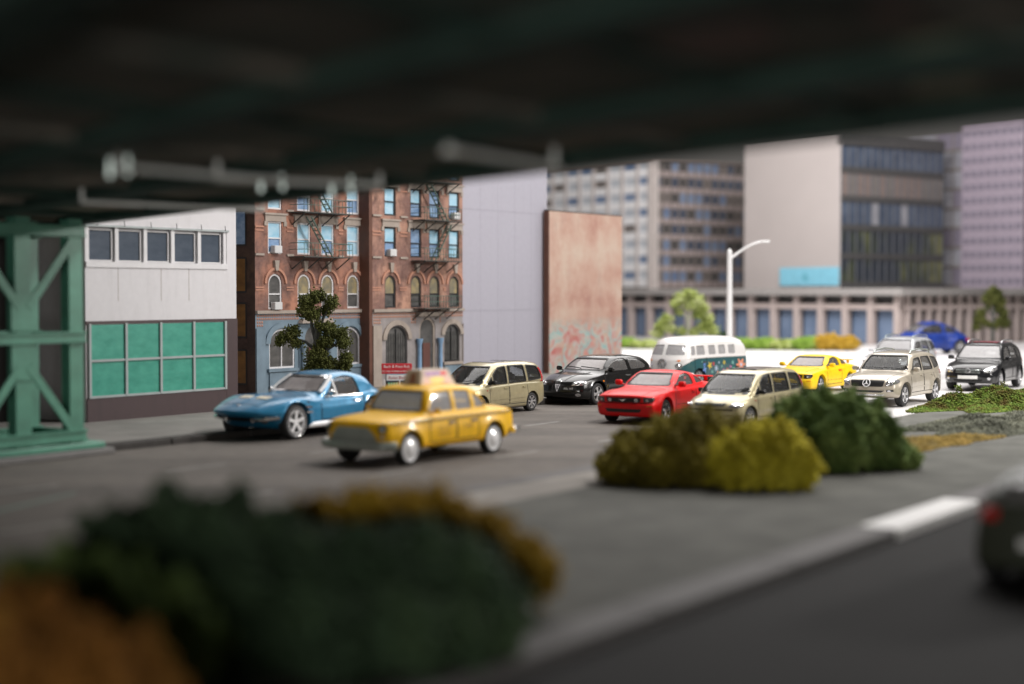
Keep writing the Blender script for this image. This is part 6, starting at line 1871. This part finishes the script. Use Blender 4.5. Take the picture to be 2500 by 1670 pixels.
leaf_mat('leaf_olive', [(0.075, 0.062, 0.008), (0.19, 0.155, 0.018), (0.36, 0.30, 0.04)], 1.4)
leaf_mat('leaf_lime', [(0.22, 0.18, 0.010), (0.50, 0.43, 0.03), (0.72, 0.64, 0.07)], 2.0)
leaf_mat('leaf_green', [(0.035, 0.065, 0.016), (0.11, 0.175, 0.045), (0.26, 0.34, 0.10)], 1.6)
leaf_mat('leaf_rust', [(0.20, 0.085, 0.016), (0.34, 0.15, 0.028), (0.42, 0.24, 0.045)], 1.2)
leaf_mat('leaf_mustard', [(0.22, 0.13, 0.008), (0.36, 0.22, 0.015), (0.45, 0.30, 0.03)], 1.5)
leaf_mat('leaf_tree', [(0.03, 0.036, 0.008), (0.075, 0.085, 0.018), (0.15, 0.155, 0.045)], 2.2)
leaf_mat('leaf_pale', [(0.14, 0.19, 0.03), (0.32, 0.38, 0.10), (0.58, 0.62, 0.32)], 2.0)
leaf_mat('leaf_fresh', [(0.10, 0.20, 0.02), (0.22, 0.34, 0.05), (0.36, 0.44, 0.14)], 1.5)
leaf_mat('leaf_ochre', [(0.30, 0.18, 0.02), (0.48, 0.30, 0.03), (0.55, 0.38, 0.08)], 2.0)
leaf_mat('moss', [(0.09, 0.035, 0.012), (0.10, 0.10, 0.015), (0.10, 0.17, 0.02), (0.22, 0.22, 0.03)], 2.6)
leaf_mat('moss_grey', [(0.06, 0.06, 0.045), (0.11, 0.115, 0.085), (0.17, 0.17, 0.12)], 2.0)
leaf_mat('moss_ochre', [(0.12, 0.09, 0.03), (0.22, 0.15, 0.03), (0.32, 0.21, 0.05)], 2.4)
plain('bark', (0.06, 0.062, 0.055), 0.85, var=0.25, nscale=6)
plain('bark_pale', (0.30, 0.30, 0.24), 0.8, var=0.2, nscale=6)

def crumbs(centres, size, rng):
    """foam-like crumbs: one irregular tetrahedron per point"""
    n = len(centres)
    base = np.array([[1, 1, 1], [1, -1, -1], [-1, 1, -1], [-1, -1, 1]], float) / 1.7
    q = rng.normal(size=(n, 4)); q /= np.linalg.norm(q, axis=1)[:, None]
    a, b, c, d = q.T
    Rm = np.stack([np.stack([1 - 2 * (c * c + d * d), 2 * (b * c - a * d), 2 * (b * d + a * c)], -1), np.stack([2 * (b * c + a * d), 1 - 2 * (b * b + d * d), 2 * (c * d - a * b)], -1), np.stack([2 * (b * d - a * c), 2 * (c * d + a * b), 1 - 2 * (b * b + c * c)], -1)], -2)
    sc = size * rng.uniform(0.55, 1.35, n)
    jit = base[None] * rng.uniform(0.6, 1.4, (n, 4, 1))
    V = np.einsum('nij,nkj->nki', Rm, jit) * sc[:, None, None] + centres[:, None, :]
    V = V.reshape(-1, 3)
    i = np.arange(n)[:, None] * 4
    F = np.concatenate([i + np.array([[0, 1, 2]]), i + np.array([[0, 3, 1]]), i + np.array([[0, 2, 3]]), i + np.array([[1, 3, 2]])], 0)
    return V, F
def fast_mesh(V, F):
    me = bpy.data.meshes.new('f')
    me.vertices.add(len(V)); me.vertices.foreach_set('co', V.astype(np.float32).ravel())
    me.loops.add(F.size); me.loops.foreach_set('vertex_index', F.astype(np.int32).ravel())
    me.polygons.add(len(F)); me.polygons.foreach_set('loop_start', np.arange(0, F.size, 3, dtype=np.int32))
    me.polygons.foreach_set('loop_total', np.full(len(F), 3, dtype=np.int32))
    me.update(calc_edges=True); me.validate()
    return me
def blob_points(blobs, n, rng, shell=0.8, lump=0.22, zmin=None):
    w2 = np.array([(b[3] * b[4] + b[4] * b[5] + b[3] * b[5]) for b in blobs]); w2 = w2 / w2.sum()
    idx = rng.choice(len(blobs), n, p=w2)
    bl = np.array(blobs)[idx]
    d = rng.normal(size=(n, 3)); d /= np.linalg.norm(d, axis=1)[:, None]
    ph = bl[:, :3].sum(1) * 3
    l = 1 + lump * (np.sin(d[:, 0] * 7 + ph) * np.sin(d[:, 1] * 6 + ph * 1.7) + 0.7 * np.sin(d[:, 2] * 9 + ph * .6) * np.sin(d[:, 0] * 11 - ph))
    r = (rng.uniform(shell, 1.0, n) + rng.exponential(.03, n)) * l
    p = bl[:, :3] + d * bl[:, 3:6] * r[:, None]
    if zmin is not None: p = p[p[:, 2] > zmin]
    return p
def core_mesh(blobs, k=0.84):
    m = MB()
    bm = bmesh.new(); bmesh.ops.create_icosphere(bm, subdivisions=2, radius=1.0)
    vs = [v.co.copy() for v in bm.verts]; fs = [[v.index for v in f.verts] for f in bm.faces]; bm.free()
    for b in blobs:
        m.add([(b[0] + v.x * b[3] * k, b[1] + v.y * b[4] * k, max(0.0, b[2] + v.z * b[5] * k)) for v in vs], fs)
    return m
def bush(name, label, loc, blobs, mat, n, size, seed, group=None, k=0.84, cat='bush'):
    rng = np.random.default_rng(seed)
    t = thing(name, label, cat, loc, 0, group=group)
    V, F = crumbs(blob_points(blobs, n, rng, zmin=-0.02), size, rng)
    link('foliage', fast_mesh(V, F), mat, t)
    m = core_mesh(blobs, k); link('inner_foliage', m.mesh(True), mat, t)
    m = MB()
    b = blobs[0]
    m.tube([(b[0], b[1], -.03), (b[0], b[1], b[2])], [.09, .05], 6).build('stem', 'bark', t)
    return t
def rand_blobs(seed, n, rx, ry, h, r0, r1):
    rr = random.Random(seed); out = []
    for i in range(n):
        a = rr.random() * 6.283; d = math.sqrt(rr.random())
        r = rr.uniform(r0, r1)
        z = rr.uniform(.35, 1.0) * (h - r) * (1 - .45 * d * d) + .1
        out.append((rx * d * math.cos(a), ry * d * math.sin(a), max(z, r * .55), r, r, r * .9))
    return out
GZ = 0.11
# bushes in the middle of the strip
ob = [(-1.22, .1, .28, .38, .5, .30), (-.85, .25, .45, .50, .6, .42), (-.35, .1, .55, .55, .65, .52), (-.7, -.25, .32, .5, .5, .34), (.15, .35, .62, .55, .6, .55), (-.1, -.3, .36, .5, .5, .36), (.6, .4, .55, .5, .5, .5)]
bush('bush', 'olive brown bush spreading low beside the gold minivan', (3.02, 25.4, GZ), ob, 'leaf_olive', 24000, .042, 1)
lb = [(.0, .0, .42, .52, .5, .46), (.55, .05, .50, .48, .5, .52), (.85, -.05, .36, .38, .45, .42), (.35, .2, .72, .38, .4, .34), (.7, .3, .62, .4, .4, .36)]
bush('bush', 'bright yellow-green bush in front of the dark green bush', (3.72, 24.8, GZ), lb, 'leaf_lime', 22000, .04, 2)
gb = [(0.05, 0, .60, .68, .65, .62), (.55, .1, .80, .66, .62, .58), (1.0, .1, .60, .60, .55, .58), (-.25, .1, .82, .45, .45, .46), (1.35, .2, .38, .42, .5, .38), (.4, -.3, .5, .65, .5, .52), (1.7, .1, .18, .32, .4, .2), (.15, .3, .98, .46, .46, .40)]
bush('bush', 'dark green rounded bush beside the beige off-roader', (5.35, 27.4, GZ), gb, 'leaf_green', 34000, .043, 3)
# large dark bushes in the foreground
db = [(-1.7, .3, .9, .85, .8, .68), (-1.05, .1, 1.0, .75, .8, .62), (-.5, .1, .75, .8, .8, .62), (-1.5, -.5, .55, .9, .7, .6), (-.6, -.6, .5, .9, .7, .55), (-2.25, .0, .55, .6, .6, .55)]
bush('bush', 'large dark green bush beneath the overpass beside the rust-orange bush', (-1.72, 13.6, GZ), [(a * .86, b * .9, c * .80, d * .86, e * .9, f * .84) for a, b, c, d, e, f in db], 'leaf_deep', 32000, .046, 4)
db2 = [(-.5, .1, .72, .75, .7, .60), (.2, .2, .82, .75, .7, .56), (.70, .1, .66, .60, .65, .54), (.3, -.5, .45, .75, .6, .46), (-.4, -.6, .45, .75, .7, .48), (.9, -.1, .38, .45, .55, .42)]
bush('bush', 'large dark green bush beneath the overpass in front of the mustard shrub', (-1.08, 13.5, GZ), [(a * .84, b, c * .72, d * .88, e, f * .8) for a, b, c, d, e, f in db2], 'leaf_deep', 32000, .046, 14)
mb = [(-1.0, 0, 1.0, .50, .5, .46), (-.4, .1, 1.12, .6, .5, .46), (.25, .1, 1.06, .6, .5, .5), (.85, .0, .86, .5, .5, .44), (1.28, -.1, .62, .40, .4, .36), (0, 0, .5, 1.0, .5, .5)]
bush('bush', 'mustard yellow shrub behind the large dark green bushes', (-1.05, 15.2, GZ), [(a * .88, b, c * .72 - .02, d * .88, e, f * .86) for a, b, c, d, e, f in mb], 'leaf_mustard', 22000, .042, 5)
rb = [(-.6, 0, .75, .7, .65, .75), (.0, .1, .55, .55, .6, .60), (-1.0, .3, .9, .6, .6, .6), (.25, -.1, .25, .4, .4, .35)]
bush('bush', 'rust-orange bush beneath the overpass at the edge of the strip', (-2.75, 10.2, GZ), [(a * .9, b, c * .72, d * .85, e, f * .72) for a, b, c, d, e, f in rb], 'leaf_rust', 24000, .038, 6)
bush('bush', 'small moss-green bush between the rust-orange and dark green bushes', (-3.25, 12.2, GZ), [(0, 0, .5, .5, .5, .5), (.5, .1, .4, .4, .5, .4), (-.5, 0, .6, .45, .5, .45)], 'leaf_green', 16000, .042, 7)

# moss and ground cover
def moss(name, label, mat, poly_c, sx, sy, rot, n, hgt, size, seed, cat='moss'):
    rng = np.random.default_rng(seed)
    a = rng.uniform(0, 6.283, n); d = np.sqrt(rng.uniform(0, 1, n))
    edge = 1 + .18 * np.sin(a * 3 + seed) + .12 * np.sin(a * 7 + 2 * seed)
    x = d * edge * np.cos(a) * sx; y = d * edge * np.sin(a) * sy
    top = hgt * (1 - d ** 3) * (0.65 + 0.35 * np.sin(x * 2.3 + seed) * np.sin(y * 3.1))
    z = rng.uniform(0, 1, n) ** .6 * np.maximum(top, .02)
    c, s = math.cos(rot), math.sin(rot)
    pts = np.stack([x * c - y * s, x * s + y * c, z], 1)
    V, F = crumbs(pts, size, rng)
    F = list(F)
    o = link(name, fast_mesh(V, np.array(F)), mat)
    o.location = (poly_c[0], poly_c[1], GZ - .01)
    set_props(o, label, cat, kind='stuff')
    return o
moss('moss_patch', 'green and rust moss carpet in front of the black crossover', 'moss', (14.0, 43.2), 4.0, 1.6, R(50), 30000, .58, .038, 1)
moss('moss_patch', 'grey lichen mat on the planted strip behind the ochre moss', 'moss_grey', (11.6, 36.6), 3.6, 1.3, R(50), 20000, .28, .04, 2)
moss('moss_patch', 'ochre moss patch beside the dark green bush', 'moss_ochre', (8.9, 32.2), 2.2, .75, R(48), 12000, .16, .04, 3)
# taller sprigs standing in the moss
rng = np.random.default_rng(9)
for k in range(7):
    a = rng.uniform(-2.6, 2.6); b = rng.uniform(-.5, .6)
    x = 14.0 + a * math.cos(R(50)) - b * math.sin(R(50)); y = 43.2 + a * math.sin(R(50)) + b * math.cos(R(50))
    h = rng.uniform(.45, .75)
    pts = np.stack([rng.normal(0, .05, 160), rng.normal(0, .05, 160), rng.uniform(0, h, 160)], 1)
    pts[:, 0] += pts[:, 2] * rng.uniform(-.4, .4)
    V, F = crumbs(pts, .03, rng)
    o = link('moss_sprig', fast_mesh(V, F), 'moss'); o.location = (x, y, GZ - .01)
    set_props(o, 'small upright moss sprig standing in the green moss carpet', 'moss', 'moss sprigs')

# trees
def tree(label, loc, limbs, blobs, leaf, n, size, seed, bark='bark', group='model trees', scale=1.0):
    rng = np.random.default_rng(seed)
    t = thing('model_tree', label, 'tree', loc, 0, (scale,) * 3, group)
    m = MB()
    for pts, rad in limbs: m.tube(pts, rad, 8)
    m.build('trunk', bark, t, True)
    V, F = crumbs(blob_points(blobs, n, rng, shell=0.35, lump=0.3), size, rng)
    link('crown', fast_mesh(V, F), leaf, t)
    return t
limbs = [([(0.05, 0, -.02), (.06, 0, .8), (-.02, .02, 1.5), (.05, 0, 2.2), (.12, 0, 2.7)], [.12, .10, .085, .07, .04]),
         ([(0, 0, 1.5), (-.3, .05, 1.75), (-.75, 0, 1.9)], [.06, .045, .025]), ([(0, 0, 1.35), (.35, -.05, 1.55), (.7, 0, 1.75)], [.06, .045, .025]),
         ([(0, .02, 1.7), (-.12, .05, 2.2), (-.16, 0, 2.7)], [.05, .045, .025]), ([(.05, 0, 1.0), (.4, .1, 1.15), (.8, .1, 1.1)], [.05, .04, .025]), ([(.05, 0, 1.8), (.2, 0, 2.4), (.4, 0, 2.8)], [.05, .04, .02])]
bl = [(-.22, 0, 2.90, .26, .3, .22), (.02, .05, 3.05, .28, .3, .22), (-.28, 0, 2.62, .26, .3, .24), (-.05, -.1, 2.55, .24, .25, .22), (.42, 0, 2.88, .22, .25, .22), (.28, .1, 2.66, .18, .2, .16),
      (.35, 0, 2.10, .30, .3, .26), (.62, .1, 1.95, .30, .3, .24), (.30, -.1, 1.78, .25, .25, .2), (.75, 0, 1.70, .22, .25, .18), (.1, 0, 2.2, .16, .2, .16),
      (-.62, 0, 2.02, .24, .25, .22), (-.90, 0, 1.86, .22, .25, .18), (-.55, 0, 1.72, .2, .2, .16), (-1.02, 0, 1.72, .12, .15, .1),
      (.05, -.1, 1.35, .34, .35, .30), (.0, 0, 1.0, .36, .35, .28), (.35, 0, 1.1, .3, .3, .24), (-.18, 0, .85, .28, .3, .2), (.42, .1, .85, .28, .3, .2), (.82, 0, 1.25, .22, .25, .22), (.75, .1, 1.02, .22, .25, .16), (.1, 0, 1.62, .2, .2, .18)]
tree('dark olive model tree with clumped foliage in front of the brick tenement', (-5.60, 43.6, .13), limbs, [(a * 1.06, b, c, d * 1.0, e, f * .98) for a, b, c, d, e, f in bl], 'leaf_tree', 12500, .034, 21)
bl2 = [(.05, 0, 3.22, .34, .35, .26), (-.28, 0, 2.98, .36, .35, .30), (.42, 0, 2.92, .38, .35, .34), (.12, -.1, 2.66, .40, .38, .28), (-.62, 0, 2.74, .28, .3, .26), (.72, 0, 2.5, .34, .3, .34), (.48, 0, 2.2, .30, .3, .26), (-.42, .1, 2.3, .22, .25, .2), (-1.05, 0, 1.98, .34, .35, .26), (-1.3, 0, 1.62, .36, .35, .30), (-.85, 0, 1.5, .30, .3, .26), (1.0, 0, 1.9, .32, .35, .38), (.75, 0, 1.55, .34, .35, .3), (1.2, 0, 1.4, .32, .35, .3), (-.3, 0, 1.35, .28, .3, .22), (-1.5, .1, 1.25, .3, .35, .26), (.3, 0, 1.3, .28, .3, .24)]
limbs2 = [([(0, 0, -.02), (0, 0, 1.2), (.02, 0, 2.0), (0, 0, 2.9)], [.13, .11, .09, .04]), ([(0, 0, 1.2), (-.5, 0, 1.5), (-1.0, 0, 1.8)], [.07, .05, .03]), ([(0, 0, 1.3), (.5, 0, 1.6), (1.0, 0, 1.8)], [.07, .05, .03]), ([(0, 0, 1.9), (-.4, 0, 2.5)], [.06, .03]), ([(0, 0, 1.9), (.4, 0, 2.5)], [.06, .03])]
tree('pale green model tree on the white floor behind the camper bus', (8.75, 76, 0), limbs2, bl2, 'leaf_pale', 6500, .05, 22, 'bark_pale')
tree('small olive model tree beside the lilac tower', (27.7, 88, 0), limbs2, [(b[0] * .62, b[1], b[2] * 1.06, b[3] * .8, b[4] * .8, b[5]) for b in bl2], 'leaf_tree', 8000, .05, 23, 'bark')
# low planting before the colonnade
pl = [(13.2, 88, 'leaf_fresh', .8, .6, 'bright green low shrub next to the dark little shrub by the colonnade'), (14.4, 87.6, 'leaf_fresh', .9, .62, 'bright green low shrub next to the pale green shrub by the colonnade'), (15.6, 87.2, 'leaf_pale', .85, .55, 'pale green low shrub between bright green shrubs by the colonnade'), (16.8, 86.9, 'leaf_fresh', .9, .7, 'bright green low shrub next to the ochre shrubs by the colonnade'),
      (17.9, 86.7, 'leaf_ochre', .75, .85, 'taller ochre yellow shrub next to the bright green shrub by the colonnade'), (18.9, 86.5, 'leaf_ochre', .75, .75, 'ochre yellow shrub at the end of the row by the colonnade'),
      (6.6, 90, 'leaf_fresh', .8, .55, 'bright green low shrub beside the pink painted wall'), (7.8, 89.5, 'leaf_pale', .8, .45, 'pale green low shrub beside the pink painted wall'), (9.6, 83, 'leaf_ochre', .5, .5, 'ochre shrub below the pale green tree'), (12.2, 88.3, 'leaf_dark', .4, .9, 'dark little shrub beside the street lamp')]
for i, (x, y, mt, r, h, lb2) in enumerate(pl):
    bush('low_shrub', lb2, (x, y, -.012), [(0, 0, h * .5, r, .5, h * .55), (r * .4, .1, h * .6, r * .6, .4, h * .5), (-r * .45, 0, h * .5, r * .55, .4, h * .45)], mt, 2600, .06, 40 + i, 'shrubs before the colonnade')
